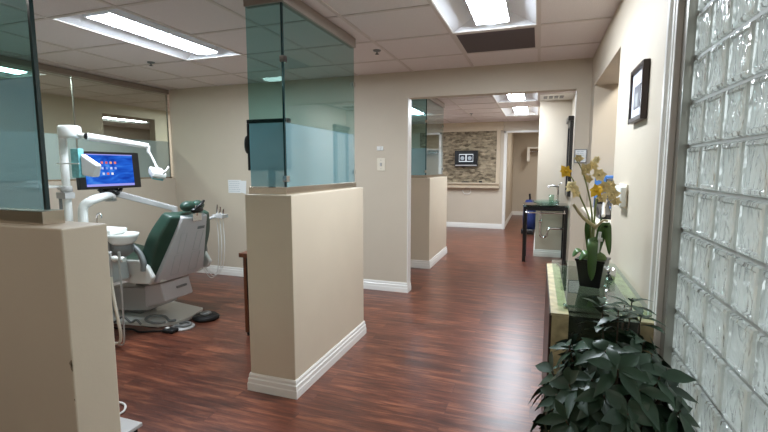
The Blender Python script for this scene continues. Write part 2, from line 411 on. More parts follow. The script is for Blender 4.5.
# glass block window
w1 = bpy.data.objects.new('window_1', None); C.objects.link(w1); w1['kind'] = 'structure'; w1.location = (XR, 1.6, 0)
gb = MB(); mo = MB()
PZ, PY = .1305, .1345
for k in range(-7, 10):
    zc = 1.415+PZ*(k-.5)
    for j in range(13):
        yc = 1.6-PY*(j+.5)
        hy, hz = PY/2-.0045, PZ/2-.0045
        z1 = zc+hz; z0 = zc-hz
        if z0 < .1 or z1 > 2.22: continue
        for xs in (XR+.006,):
            # shallow pillowed front face and rear face
            n = 5; vs = []; 
            for face, xb, sgn in ((0, xs, -1), (1, xs+.075, 1)):
                base = len(vs)
            ring = [(hy, hz, .010), (hy-.004, hz-.004, .002), (hy-.012, hz-.012, 0), (hy-.016, hz-.016, .004)]
            front = []; 
            for (a, b, dx) in ring: front += [(xs+dx, yc-a, zc-b), (xs+dx, yc+a, zc-b), (xs+dx, yc+a, zc+b), (xs+dx, yc-a, zc+b)]
            back = [(xs+.075-dx, y_, z_) for ((dx_, y_, z_), dx) in zip(front, [r[2] for r in ring for _ in range(4)])]
            m_ = len(ring)
            fs = []
            for r_ in range(m_-1):
                for q in range(4):
                    fs.append((r_*4+q, r_*4+(q+1) % 4, (r_+1)*4+(q+1) % 4, (r_+1)*4+q))
            fs.append(tuple(m_*4-4+q for q in range(4)))
            gb.add(front, fs)
            gb.add(front[:4]+back[:4], [(q, (q+1) % 4, 4+(q+1) % 4, 4+q) for q in range(4)])
for k in range(-8, 10):
    z = 1.415+PZ*(k)
    if .05 < z < 2.25: mo.box(XR+.014, XR+.072, 1.6-PY*13, 1.604, z-.0046, z+.0046)
for j in range(14):
    y = 1.6-PY*j; mo.box(XR+.0145, XR+.0715, y-.0046, y+.0046, .1, 2.22)
obj('glass_blocks', gb, M['block'], w1); obj('mortar', mo, M['mortar'], w1)
struct('sill_1', MB().box(XR, XR+.1, -.3, 1.6, 0, .1), M['wall']).name = 'trim_3'
struct('trim_4', MB().box(XR, XR+.1, -.3, 1.6-PY*13, .1, 2.22), M['wall'])
# pavement outside the glass blocks
struct('ground', MB().box(.62, 14, -14, 1.70, -.08, -.02), mat('outside_paving', srgb(150, 152, 148), .8, noise=.3, nscale=2))

# opening lining and door casing at the far wall
struct('trim_5', MB().box(-.73, -.69, 9.86, 9.9, .0, 2.13).box(-.73, -.02, 9.86, 9.9, 2.09, 2.13).box(-.69, -.668, 9.88, 10.02, 0, 2.09), M['white'])
struct('trim_7', MB().box(-1.3046, -1.299, YB-.003, YB+.12, .11, 2.0645), M['white'])
# crown and pilaster around the stone panel
st = MB()
st.box(-3.28, -.75, 9.84, 9.9, 2.14, 2.20).box(-3.28, -.735, 9.81, 9.9, 2.20, 2.24).box(-3.28, -.75, 9.84, 9.9, 2.24, 2.33)
st.box(-.885, -.80, 9.85, 9.9, 1.02, 2.14)
struct('trim_6', st, M['tan'])

# ------------------------------------------------------------ ceiling lamps
def troffer(x, y, rot, lens, label):
    t = thing('ceiling_light', label, 'ceiling light', (x, y, H), 'recessed ceiling lights')
    L_, W = 1.22, .61
    def P(a, b, z): return (x+b, y+a, z) if not rot else (x+a, y+b, z)
    fr = MB()
    def bx(mb, a0, a1, b0, b1, z0, z1):
        if not rot: mb.box(x+b0, x+b1, y+a0, y+a1, z0, z1)
        else: mb.box(x+a0, x+a1, y+b0, y+b1, z0, z1)
    w = .02
    bx(fr, 0, L_, 0, w, H-.004, H+.004); bx(fr, 0, L_, W-w, W, H-.004, H+.004)
    bx(fr, 0, w, w, W-w, H-.004, H+.004); bx(fr, L_-w, L_, w, W-w, H-.004, H+.004)
    obj('frame', fr, M['white'], t)
    rf = MB(); zt = H+.08; c0, c1 = .195, .415; e = .10
    o_ = [P(w, w, H), P(L_-w, w, H), P(L_-w, W-w, H), P(w, W-w, H)]
    i_ = [P(e, c0, zt), P(L_-e, c0, zt), P(L_-e, c1, zt), P(e, c1, zt)]
    rf.add(o_+i_, [(0, 1, 5, 4), (1, 2, 6, 5), (2, 3, 7, 6), (3, 0, 4, 7), (4, 5, 6, 7)])
    obj('reflector', rf, M['reflector'], t)
    # opaque basket rim holding a shallow curved lens
    bk = MB(); ea = .10
    bx(bk, ea-.006, L_-ea+.006, c0-.004, c0, H+.018, H+.08); bx(bk, ea-.006, L_-ea+.006, c1, c1+.004, H+.018, H+.08)
    bx(bk, ea-.006, ea, c0, c1, H+.010, H+.08); bx(bk, L_-ea, L_-ea+.006, c0, c1, H+.010, H+.08)
    obj('basket', bk, M['reflector'], t)
    ln = MB(); n = 10; vs = []
    for a in (ea+.0005, L_-ea-.0005):
        for k in range(n+1):
            q = -1+2*k/n; vs.append(P(a, .305+q*(.11-.0005), H+.006+.018*q*q))
    ln.add(vs, [(k, k+1, k+n+2, k+n+1) for k in range(n)], 0, True)
    obj('lens', ln, lens, t, label='bright white curved lens')
    return t
LBL = {'a': 'long white recessed light panel in the ceiling over the dental chair', 'b': 'bright recessed light panel over the corridor, in front of the dark grille',
       'c': 'recessed light panel just beyond the wide opening, nearer of the two there', 'd': 'farther light panel beyond the wide opening, above the far doorway',
       'e': 'recessed light panel behind the near partition, set crosswise', 'f': 'added unseen light panel over the corridor behind the viewpoint',  # corridor panel behind the viewpoint is an unseen lamp added for fill
       'g': 'ceiling light seen through the tinted glass at the far left', 'h': 'ceiling light seen through the square opening behind the side glass',
       'i': 'recessed light over the far bay behind the far pony wall', 'j': 'recessed light over the reception desk', 'k': 'recessed light in the store room beyond the far doorway',
       'l': 'added fill light at the rear of the side room','m': 'added fill light at the front of the side room'}  # both side room panels are extra lamps added to light that room
for x, y, rot, k in FIX:
    troffer(x, y, rot, M['lens_dim'] if k in 'jk' else (M['lens_mid'] if k in 'glmh' else M['lens_rear'] if k in 'ef' else M['lens_far'] if k in 'cdi' else M['lens']), LBL[k])
# extra plates so lamps are closed from above
def grille(x, y, name, label, dark):
    t = thing(name, label, 'air vent', (x, y, H))
    obj('frame', MB().box(x+.012, x+.598, y+.012, y+.03, H-.007, H).box(x+.012, x+.598, y+.58, y+.598, H-.007, H).box(x+.012, x+.03, y+.03, y+.58, H-.007, H).box(x+.58, x+.598, y+.03, y+.58, H-.007, H), M['tee'] if dark else M['white'], t)
    s = MB()
    if dark:
        for k in range(34): s.box(x+.03, x+.58, y+.034+k*.0162, y+.034+k*.0162+.008, H-.006, H-.002)
        obj('mesh_screen', MB().box(x+.03, x+.58, y+.03, y+.58, H-.002, H-.0005), M['blackmat'], t); obj('louvre', s, mat('grey_louvre', srgb(108, 96, 96), .6), t)
    else:
        obj('panel', MB().box(x+.03, x+.58, y+.03, y+.58, H-.006, H-.0005), M['white'], t)
        for k in range(4):
            a = .07*k+.06; s.box(x+a, x+a+.05, y+.2, y+.4, H-.011, H-.006)
        obj('louvre', s, M['midgrey'], t)
grille(-.645, 3.32, 'return_grille', 'dark grey square grille in ceiling beside the corridor light', True)
grille(-.035, 6.37, 'ceiling_vent', 'white vent tile in ceiling beyond the wide opening above the sink', False)

def sprinkler(x, y, label):
    t = thing('sprinkler_head', label, 'sprinkler', (x, y, H), 'ceiling sprinklers')
    obj('escutcheon', MB().lathe([(0, H-.0005), (.034, H-.0005), (.03, H-.010), (.012, H-.014), (0, H-.014)], x, y, 20), M['midgrey'], t)
    obj('deflector', MB().tube([(x, y, H-.012), (x, y, H-.03)], .005, 8).lathe([(0, H-.03), (.017, H-.031), (.017, H-.034), (0, H-.034)], x, y, 12), M['black'], t)
sprinkler(-1.32, 3.57, 'small dark sprinkler head in the corridor ceiling near the back wall')
sprinkler(-3.46, 3.26, 'small dark sprinkler head in ceiling left of the long light panel')
sprinkler(-1.2, 8.2, 'small sprinkler head in ceiling of the far room')

# ------------------------------------------------------------ glass partitions on the pony walls
def partition(label, corner, xend, yend, z0, zf, z1, loc, farx=None):
    t = thing('glass_partition', label, 'glass partition', loc)
    x, y = corner
    # plinth, header channel
    g = .0065
    obj('plinth', MB().box(xend, x+.02, y-.03, y+.03, loc[2], z0-.002).box(x-.04, x+.02, y+.03, yend, loc[2], z0-.002) if yend else MB().box(xend, x+.02, y-.03, y+.03, loc[2], z0-.002), M['channel'], t, bevel=.001)
    hd = MB().box(xend, x+.022, y-.022, y+.022, z1, H-.0065)
    if yend: hd.box(x-.022, x+.022, y+.022, yend, z1, H-.0065)
    obj('header_channel', hd, M['rail'], t)
    panes = [MB().box(xend, x-.003, y-g, y+g, zf, z1)]
    films = [MB().box(xend, x-.003, y-g, y+g, z0, zf)]
    obj('pane', panes[0], M['glass'], t)
    obj('frosted_film', films[0], M['film'], t, label='frosted lower band')
    if yend:
        obj('pane', MB().box(x-g, x+g, y+.003, yend, zf, z1), M['glass'], t)
        obj('frosted_film', MB().box(x-g, x+g, y+.003, yend, z0, zf), M['film'], t, label='frosted lower band')
    obj('edge_strip', MB().box(x-.006, x+.004, y-.008, y+.003, z0, z1), M['edge'], t)
    if yend:
        for zz in (z1-.32, z0+.03):
            obj('clip', MB().box(x-.012, x+.014, y-.016, y+.018, zz, zz+.035), M['chrome'], t)
            obj('clip', MB().box(x-.012, x+.014, yend-.03, yend+.006, zz+.03, zz+.065), M['chrome'], t)
    return t
partition('tall teal tinted glass corner partition on the middle pony wall', (-1.375, 2.2), -1.61, 3.19, 1.238, 1.605, 2.256, (-1.375, 2.2, 1.195))
partition('teal glass corner partition on the far pony wall beyond the opening', (-1.42, 5.71), -1.95, 6.77, 1.25, 1.605, 2.256, (-1.42, 5.71, 1.21))
partition('tinted glass panel standing on the near left pony wall', (-1.31, .85), -4.43, None, 1.231, 1.60, 2.27, (-1.31, .85, 1.19))

t = thing('glass_partition', 'pale clear glass screen with a seam above the dental room side wall', 'glass partition', (-4.5, .1, 1.215))
obj('sill_channel', MB().box(-4.53, -4.47, .1, 4.45, 1.215, 1.232), M['channel'], t)
obj('header_channel', MB().box(-4.54, -4.46, .1, 4.45, 2.27, H-.0065), M['rail'], t)
for a, b in ((.1, 1.66), (1.672, 3.24), (3.252, 4.44)):
    obj('pane', MB().box(-4.505, -4.495, a, b, 1.68, 2.27), M['clearglass'], t)
    obj('frosted_film', MB().box(-4.505, -4.495, a, b, 1.232, 1.68), M['clearfilm'], t, label='frosted lower band')
for a in (1.66, 3.24, 4.44): obj('seam', MB().box(-4.508, -4.492, a, a+.012 if a < 4 else a+.01, 1.232, 2.27), M['alu'], t)

# ------------------------------------------------------------ far wall: stone panel, shelf, television
def stones():
    mb = MB(); z = 1.02
    while z < 2.135:
        h = random.uniform(.016, .03); x = -2.6
        while x < -.885:
            w = random.uniform(.05, .17); x1 = min(x+w, -.887); d = random.uniform(.012, .04)
            mb.box(x, x1-.003, 9.9-d, 9.899, z, min(z+h-.003, 2.138)); x += w
        z += h
    return mb
tag(obj('stone_panel', stones(), M['stone']), 'tan stacked stone wall panel behind the small television', 'stone panel')
ms = MB().box(-3.2, -.80, 9.76, 9.9, .985, 1.02).box(-3.2, -.82, 9.80, 9.9, .945, .985).box(-3.2, -.80, 9.77, 9.9, .90, .945)
tag(obj('mantel_shelf', ms, M['tan'], bevel=.004), 'long cream moulded shelf under the stone wall panel', 'shelf')
t = thing('television', 'small black television showing two grey images on the stone panel', 'television', (-1.53, 9.84, 1.36))
obj('bezel', MB().box(-1.78, -1.27, 9.78, 9.83, 1.37, 1.72), M['black'], t, bevel=.008)
obj('mount', MB().box(-1.6, -1.45, 9.83, 9.856, 1.48, 1.62), M['black'], t)
obj('stand_bar', MB().box(-1.76, -1.29, 9.772, 9.782, 1.385, 1.41), M['greyplastic'], t)
scn = MB().box(-1.70, -1.35, 9.776, 9.781, 1.45, 1.66)
scr = obj('screen', scn, emis('screen_dark', (.02, .025, .03, 1), .4), t)
sq = MB().box(-1.68, -1.37, 9.773, 9.776, 1.475, 1.645)
obj('picture_frame', sq, emis('screen_white', (.7, .75, .8, 1), .4), scr)
for cx in (-1.605, -1.445):
    obj('picture', MB().box(cx-.066, cx+.066, 9.770, 9.773, 1.492, 1.628), emis('screen_black', (.02, .02, .03, 1), .4), scr)
    obj('picture', MB().lathe([(0, 0), (.045, 0), (.04, .004), (0, .005)], 0, 0, 16, T=Matrix.Translation((cx, 9.771, 1.555)) @ Matrix.Rotation(PI/2, 4, 'X')), emis('screen_grey', (.35, .4, .45, 1), .4), scr)
tag(obj('remote_control', MB().box(-1.62, -1.45, 9.80, 9.84, 1.02, 1.04), M['black'], bevel=.004), 'slim black box lying on the cream shelf, longer of two', 'remote control')
tag(obj('small_speaker', MB().box(-1.24, -1.17, 9.80, 9.86, 1.02, 1.055), M['black'], bevel=.008), 'short black box at the right end of the cream shelf', 'box')
tag(obj('cable_loop', MB().tube([(-1.56, 9.89, .90), (-1.60, 9.87, .84), (-1.56, 9.87, .77), (-1.47, 9.87, .76), (-1.42, 9.87, .82), (-1.45, 9.89, .90)], .007, 8, smooth=True), M['white']), 'looped white cable hanging beneath the cream shelf', 'cable')
# shelf in store room
t = thing('wall_shelf', 'white wall shelf with bracket and rail seen through the far doorway', 'shelf', (.3, 12.9, 1.86))
obj('board', MB().box(-.32, .8, 12.60, 13.0, 1.86, 1.90), M['white'], t)
obj('bracket', MB().box(-.32, -.25, 12.60, 13.0, 1.52, 1.86), M['white'], t); obj('bracket', MB().box(.3, .33, 12.7, 13.0, 1.78, 1.86), M['white'], t)
obj('rail', MB().tube([(-.25, 12.75, 1.78), (.8, 12.75, 1.78)], .012, 8), M['chrome'], t)

# ------------------------------------------------------------ sink table
t = thing('sink_table', 'black framed sink table with green glass top and open underside', 'sink', (.11, 6.72, 0))
for x in (-.185, .355):
    for y in (6.5, 6.93):
        obj('leg', MB().box(x, x+.045, y, y+.045, 0, .80), M['blackwood'], t, bevel=.003)
obj('apron', MB().box(-.14, .355, 6.505, 6.53, .745, .80).box(-.14, .355, 6.94, 6.965, .745, .80).box(-.18, -.16, 6.545, 6.93, .745, .80).box(.375, .395, 6.545, 6.93, .745, .80), M['blackwood'], t)
obj('towel_rail', MB().tube([(-.16, 6.47, .72), (.37, 6.47, .72)], .011, 8).box(-.15, -.135, 6.465, 6.51, .71, .76).box(.345, .36, 6.465, 6.51, .71, .76), M['chrome'], t)
obj('glass_top', MB().box(-.20, .405, 6.47, 6.985, .80, .825), M['tableglass'], t, bevel=.003)
obj('basin', MB().lathe([(.03, .828), (.12, .832), (.17, .85), (.19, .875), (.195, .875), (.175, .845), (.12, .8275), (.03, .8265)], .11, 6.72, 32), M['tableglass'], t)
obj('faucet', MB().tube([(.27, 6.86, .825), (.27, 6.86, 1.05), (.262, 6.85, 1.075), (.16, 6.80, 1.085), (.13, 6.79, 1.06)], .016, 10, smooth=True).tube([(.27, 6.86, 1.05), (.28, 6.86, 1.10), (.33, 6.87, 1.13)], .007, 8).lathe([(0, .826), (.03, .826), (.03, .84), (0, .84)], .27, 6.86), M['chrome'], t, label='chrome tap')
obj('drain_trap', MB().tube([(.05, 6.72, .80), (.05, 6.72, .42), (.06, 6.72, .36), (.10, 6.72, .34), (.14, 6.72, .37), (.15, 6.72, .44), (.19, 6.73, .47), (.36, 6.74, .47)], .018, 10, smooth=True).lathe([(.02, .55), (.027, .55), (.027, .59), (.02, .59)], .05, 6.72), M['chrome'], t, label='chrome drain pipe')
tag(obj('drinking_glass', MB().lathe([(0, .8265), (.034, .8265), (.04, .95), (.037, .95), (.031, .833), (0, .833)], .19, 6.93, 20), M['greenglass']), 'clear tumbler standing beside the tap on the sink table', 'glass')
t = thing('mirror', 'dark framed wall mirror seen edge-on above the sink table', 'mirror', (.40, 6.72, .93))
mf = MB().box(.375, .42, 6.48, 6.55, .95, 1.98).box(.375, .42, 6.93, 6.99, .95, 1.98).box(.375, .42, 6.55, 6.93, .95, 1.02).box(.375, .42, 6.55, 6.93, 1.91, 1.98).box(.35, .42, 6.46, 6.995, 1.98, 2.04)
obj('frame', mf, M['blackwood'], t, bevel=.004); obj('mirror_glass', MB().box(.39, .415, 6.55, 6.93, 1.02, 1.91), M['mirror'], t)
t = thing('vacuum_cleaner', 'upright blue and black cleaner standing behind the glass sink table', 'cleaner', (-.16, 9.3, 0))
obj('base', MB().box(-.30, -.05, 9.15, 9.4, .02, .12), M['black'], t, bevel=.02)
obj('body', MB().lathe([(0, .1), (.12, .1), (.13, .3), (.12, .6), (.07, .70), (0, .70)], -.15, 9.32, 20), M['blue'], t)
obj('handle', MB().tube([(-.15, 9.36, .6), (-.15, 9.38, .74), (-.16, 9.37, .82)], .02, 8), M['black'], t)

# notice on the wall at the opening's right edge
def notice(name, label, x0, x1, z0, z1, y, frame=None, lines=5):
    t = thing(name, label, 'notice', ((x0+x1)/2, y, z0))
    if frame: obj('frame', MB().box(x0-.008, x1+.008, y-.012, y, z0-.008, z1+.008), frame, t)
    yy = y-.013 if frame else y-.002
    obj('sheet', MB().box(x0, x1, yy, yy+.0015, z0, z1), M['paper'], t)
    p = MB()
    for k in range(lines):
        zz = z1-(k+.8)*(z1-z0)/(lines+.6); xx = x0+.01
        while xx < x1-.03:
            w = random.uniform(.01, .03); p.box(xx, min(xx+w, x1-.01), yy-.0007, yy, zz-.0016, zz+.0016); xx += w+.006
    obj('print', p, M['print'], t)
notice('framed_notice', 'small white framed notice at the right edge of the wide opening', .312, .402, 1.40, 1.51, YB, M['midgrey'], 6)
notice('paper_notice', 'white printed paper taped to the dental room wall', -3.60, -3.41, 1.04, 1.20, YB, None, 6)
t2_ = MB().add([(-3.42, YB-.003, 1.05), (-3.34, YB-.006, 1.03), (-3.33, YB-.004, 1.19), (-3.42, YB-.003, 1.19)], [(0, 1, 2, 3)])
s = obj('paper_sheet', t2_, M['paper']); sm = s.modifiers.new('s', 'SOLIDIFY'); sm.thickness = .001
tag(s, 'smaller white paper sheet beside the printed paper notice', 'paper')
t = thing('wall_switch', 'cream switch plate on the wall right of the middle glass', 'switch', (-1.6, YB, 1.31))
obj('plate', MB().box(-1.645, -1.555, YB-.007, YB, 1.315, 1.45), M['cream'], t, bevel=.003)
obj('toggle', MB().box(-1.609, -1.591, YB-.016, YB-.007, 1.365, 1.40), M['greyplastic'], t)
for q in (1.425, 1.333): obj('screw', MB().box(-1.604, -1.596, YB-.009, YB-.007, q, q+.006), M['midgrey'], t)
t = thing('wall_sensor', 'tiny white sensor on the wall above the switch plate', 'sensor', (-1.6, YB, 1.55))
obj('case', MB().box(-1.645, -1.605, YB-.014, YB, 1.53, 1.575).box(-1.604, -1.575, YB-.010, YB, 1.53, 1.575), M['plastic'], t, bevel=.003)

# thermostat
t = thing('thermostat', 'white box thermostat on the right wall above the chest', 'thermostat', (XR, 2.5, 1.17))
obj('back_plate', MB().box(XR-.008, XR, 2.44, 2.66, 1.145, 1.265), M['cream'], t, bevel=.002)
obj('case', MB().box(XR-.036, XR-.008, 2.43, 2.60, 1.155, 1.255), M['plastic'], t, bevel=.006)
obj('display', MB().box(XR-.038, XR-.036, 2.52, 2.585, 1.205, 1.235), M['midgrey'], t)
obj('button', MB().box(XR-.038, XR-.036, 2.45, 2.50, 1.18, 1.195), M['greyplastic'], t)

# picture on the right wall
t = thing('framed_picture', 'small dark framed picture with white mat on the right wall', 'picture', (XR, 2.28, 1.55))
y0, y1, z0, z1 = 2.13, 2.41, 1.555, 1.80
obj('frame', MB().box(XR-.026, XR, y0, y0+.022, z0, z1).box(XR-.026, XR, y1-.022, y1, z0, z1).box(XR-.026, XR, y0+.022, y1-.022, z0, z0+.022).box(XR-.026, XR, y0+.022, y1-.022, z1-.022, z1), M['darkwood'], t, bevel=.003)
obj('mat_board', MB().box(XR-.016, XR-.004, y0+.022, y1-.022, z0+.022, z1-.022), mat('mat_board', srgb(216, 216, 226), .6), t)
pm = mat('print_grey', srgb(120, 118, 128), .5, noise=.5, nscale=9)
pr = obj('print', MB().box(XR-.018, XR-.016, y0+.075, y1-.075, z0+.06, z1-.085), pm, t)
obj('print_figure', MB().box(XR-.0187, XR-.018, y0+.11, y1-.11, z0+.065, z1-.12), M['midgrey'], pr)

# ------------------------------------------------------------ reception hatch
tag(obj('reception_counter', MB().box(.37, 1.0, 2.95, 4.15, .981, 1.01).tube([(.37, 2.955, .9955), (.37, 4.145, .9955)], .0145, 10), M['cream'], bevel=.004), 'cream rounded counter slab in the reception hatch', 'counter')
tag(obj('desk_screen', MB().box(.445, 1.3, 4.02, 4.07, 1.01, 1.285), M['bluepanel'], bevel=.01), 'blue fabric divider panel standing on the reception counter', 'divider')
t = thing('monitor', 'black monitor seen side-on at the reception counter', 'monitor', (.55, 3.6, 1.01))
obj('casing', MB().box(.50, .56, 3.42, 3.85, 1.06, 1.265), M['black'], t, bevel=.012)
obj('stand', MB().box(.52, .54, 3.6, 3.66, 1.012, 1.07).box(.46, .62, 3.55, 3.71, 1.01, 1.018), M['black'], t)
tag(obj('folder', MB().box(.505, .545, 3.12, 3.38, 1.011, 1.225), M['yellow'], bevel=.002), 'upright manila folder at the near side of the reception hatch', 'folder')
t = thing('card_terminal', 'dark card terminal with silver handset on the reception counter', 'telephone', (.42, 3.25, 1.01))
obj('base', MB().prism([(3.18, 1.01), (3.36, 1.01), (3.36, 1.10), (3.2, 1.04)], .385, .465, 'x'), M['black'], t, bevel=.006)
obj('handset', MB().tube([(.41, 3.17, 1.035), (.418, 3.25, 1.085), (.435, 3.30, 1.125)], [.012, .01, .014], 10), M['greyplastic'], t, label='silver grey handset')
tag(obj('desk_organiser', MB().box(.39, .44, 3.42, 3.53, 1.01, 1.13).box(.4401, .452, 3.42, 3.53, 1.01, 1.09), M['blackmat'], bevel=.004), 'small black desk organiser behind the card terminal', 'organiser')
# reception worktop below inside
tag(obj('reception_desk', MB().box(1.0, 1.8, 2.3, 4.3, .70, .74).box(1.0, 1.04, 2.3, 4.3, 0, .70).box(1.04, 1.8, 2.3, 2.34, 0, .70).box(1.04, 1.8, 4.26, 4.3, 0, .70), M['wood']), 'brown wooden reception desk inside the hatch room', 'desk')

# ------------------------------------------------------------ stone chest with glass top
t = thing('console_chest', 'green marble chest with gold stone borders under a glass plate', 'chest', (.235, 2.15, 0))
bx0, bx1, by0, by1, bz = .062, .402, 1.70, 2.60, .81
obj('body', MB().box(bx0+.004, bx1, by0+.004, by1, .05, bz-.004), M['marble'], t)
obj('top_panel', MB().box(bx0+.062, bx1-.045, by0+.05, by1-.05, bz-.004, bz), M['marble'], t)
for a, b in ((bx0, bx0+.062), (bx1-.045, bx1+.002)):
    obj('border', MB().box(a, b, by0, by1+.002, bz-.006, bz+.001).box(a, b, by0-.002, by0+.006, .05, bz-.006), M['gold'], t, bevel=.001, label='gold mottled border strip')
obj('side_panel', MB().box(bx0-.002, bx0+.004, by0+.006, by1, .05, bz-.01), M['darkwood'], t)
obj('edge_moulding', MB().tube([(bx0+.002, by0+.005, bz-.008), (bx0+.002, by1-.004, bz-.008)], .008, 8).tube([(bx0+.001, by0+.004, .05), (bx0+.001, by0+.004, bz-.008)], .007, 8), M['darkwood'], t)
obj('plinth', MB().box(bx0+.02, bx1-.01, by0+.02, by1-.02, 0, .05), M['blackwood'], t)
r_ = .018; gx0, gx1, gy0, gy1 = .085, .401, 1.735, 2.585
poly = []
for cx, cy, a0 in ((gx1-r_, gy0+r_, -PI/2), (gx1-r_, gy1-r_, 0), (gx0+r_, gy1-r_, PI/2), (gx0+r_, gy0+r_, PI)):
    for k in range(6):
        a = a0+PI/2*k/5; poly.append((cx+r_*math.cos(a), cy+r_*math.sin(a)))
for q, v in ((gx0+.03, gy0+.04), (gx1-.03, gy0+.04), (gx0+.03, gy1-.04), (gx1-.03, gy1-.04)): obj('spacer', MB().lathe([(0, bz+.001), (.008, bz+.001), (.008, bz+.018), (0, bz+.018)], q, v, 10), M['chrome'], t)
GZ = bz+.028
obj('glass_plate', MB().prism(poly, bz+.018, GZ, 'z'), M['greenglass'], t)

# ------------------------------------------------------------ orchid
ox, oy = .235, 2.06
t = thing('potted_orchid', 'yellow and cream orchid in black square pot on the glass top', 'orchid', (ox, oy, GZ))
def sq(h, z): return [(ox-h, oy-h, z), (ox+h, oy-h, z), (ox+h, oy+h, z), (ox-h, oy+h, z)]
pm_ = MB().hexa(sq(.040, GZ), sq(.056, GZ+.112)).hexa(sq(.059, GZ+.112), sq(.060, GZ+.122))
Rz = Matrix.Translation((ox, oy, 0)) @ Matrix.Rotation(-.33, 4, 'Z') @ Matrix.Translation((-ox, -oy, 0))
pm_.v = [Rz @ v for v in pm_.v]
obj('pot', pm_, M['black'], t, bevel=.002)
obj('moss', MB().ell((ox, oy, GZ+.12), (.055, .055, .035)), M['moss'], t)
def strap(pts, w, nrm=Vector((0, -1, .3))):
    pts = cat([Vector(p) for p in pts]); vs = []; n = len(pts)
    for i, p in enumerate(pts):
        d = (pts[min(i+1, n-1)]-pts[max(i-1, 0)]).normalized(); sd = d.cross(nrm).normalized()
        u = i/(n-1); ww = w*(math.sin(PI*min(1, .12+u*.88))**.55 if u < 1 else 0)
        vs += [p-sd*ww, p+nrm.normalized()*(-ww*.35), p+sd*ww]
    fs = []
    for i in range(n-1):
        a = i*3; fs += [(a, a+1, a+4, a+3), (a+1, a+2, a+5, a+4)]
    return vs, fs
for k, (pts, w, nr) in enumerate([
    ([(ox, oy-.01, GZ+.11), (ox-.005, oy-.03, GZ+.20), (ox-.012, oy-.075, GZ+.18), (ox-.012, oy-.085, GZ+.09), (ox-.01, oy-.08, GZ+.04)], .020, Vector((0, -1, .2))),
    ([(ox+.01, oy, GZ+.12), (ox+.03, oy, GZ+.22), (ox+.045, oy-.01, GZ+.27), (ox+.055, oy-.01, GZ+.20), (ox+.062, oy-.01, GZ+.14)], .016, Vector((0, -1, .2))),
    ([(ox-.01, oy, GZ+.11), (ox-.02, oy+.01, GZ+.20), (ox-.028, oy, GZ+.25), (ox-.03, oy, GZ+.29)], .013, Vector((0, -1, .2))),
    ([(ox-.02, oy-.01, GZ+.12), (ox-.06, oy-.03, GZ+.16), (ox-.085, oy-.04, GZ+.13)], .014, Vector((0, -.4, 1))),
    ([(ox+.01, oy+.02, GZ+.12), (ox+.02, oy+.03, GZ+.21), (ox+.03, oy+.03, GZ+.30)], .012, Vector((.3, -1, .1))),
    ([(ox, oy-.02, GZ+.12), (ox-.03, oy-.05, GZ+.155), (ox-.06, oy-.06, GZ+.12)], .018, Vector((0, -.5, 1)))]):
    o = obj('leaf', MB().add(*strap(pts, w, nr), 0, True), M['leaf2'], t); so = o.modifiers.new('s', 'SOLIDIFY'); so.thickness = .002
stems = [[(ox-.005, oy, GZ+.11), (ox-.02, oy, GZ+.28), (ox-.06, oy, GZ+.38), (ox-.095, oy, GZ+.46), (ox-.125, oy, GZ+.50)],
         [(ox+.005, oy, GZ+.11), (ox-.012, oy, GZ+.30), (ox-.03, oy, GZ+.40), (ox-.06, oy, GZ+.50), (ox-.085, oy, GZ+.545)],
         [(ox+.0, oy+.01, GZ+.11), (ox+.0, oy+.01, GZ+.34), (ox+.02, oy+.01, GZ+.42), (ox+.035, oy, GZ+.45), (ox+.07, oy, GZ+.41)]]
for s_ in stems: obj('stem', MB().tube(s_, [.0045, .002], 7, smooth=True), M['stem'], t)
obj('aerial_root', MB().tube([(ox-.0, oy, GZ+.26), (ox-.05, oy-.01, GZ+.30), (ox-.09, oy-.01, GZ+.355)], [.008, .006], 8, smooth=True).tube([(ox, oy, GZ+.25), (ox+.03, oy, GZ+.285), (ox+.05, oy, GZ+.285)], [.006, .004], 8, smooth=True), M['gold'], t)
obj('support_stake', MB().tube([(ox+.012, oy-.02, GZ+.12), (ox+.02, oy-.02, GZ+.24)], .006, 8).box(ox+.012, ox+.030, oy-.03, oy-.018, GZ+.20, GZ+.215), M['plastic'], t)
def flower(c, s, m, seed):
    rnd = random.Random(seed); mb = MB(); c = Vector(c)
    ax = Vector((rnd.uniform(-.6, .4), -1, rnd.uniform(-.3, .5))).normalized()
    u = ax.cross(Vector((0, 0, 1))).normalized(); w = ax.cross(u)
    for k in range(6):
        a = 2*PI*k/6+rnd.uniform(-.2, .2); d = u*math.cos(a)+w*math.sin(a); sd = ax.cross(d); l = s*rnd.uniform(.8, 1.15)
        p = [c, c+d*l*.5+sd*l*.40+ax*l*.12, c+d*l+ax*l*rnd.uniform(-.2, .35), c+d*l*.5-sd*l*.40+ax*l*.12, c+d*l*.5+ax*l*.22]
        mb.add(p, [(0, 1, 4), (1, 2, 4), (2, 3, 4), (3, 0, 4)], 0, True)
    mb.ell(c+ax*s*.2, (s*.16, s*.16, s*.2), 8, 5)
    return mb
FL = [(-.125, .0, .495, .028, 'petaly'), (-.10, -.01, .43, .027, 'petal'), (-.085, -.02, .405, .024, 'petal'), (-.075, 0, .55, .02, 'petal'), (-.045, -.01, .505, .026, 'petal'),
      (-.02, 0, .52, .024, 'petal'), (.005, -.01, .48, .03, 'petal'), (-.035, 0, .465, .022, 'petal'), (.0, -.02, .415, .030, 'petaly'), (.03, -.01, .43, .028, 'petal'), (.06, -.01, .40, .027, 'petal'), (.055, 0, .44, .022, 'petal'), (.02, -.02, .385, .024, 'petal'), (.075, -.02, .37, .022, 'petal'), (-.005, .0, .545, .018, 'petal')]
for i, (dx, dy, dz, s_, m_) in enumerate(FL):
    obj('flower', flower((ox+dx, oy+dy, GZ+dz), s_*1.08, m_, i), M[m_], t)

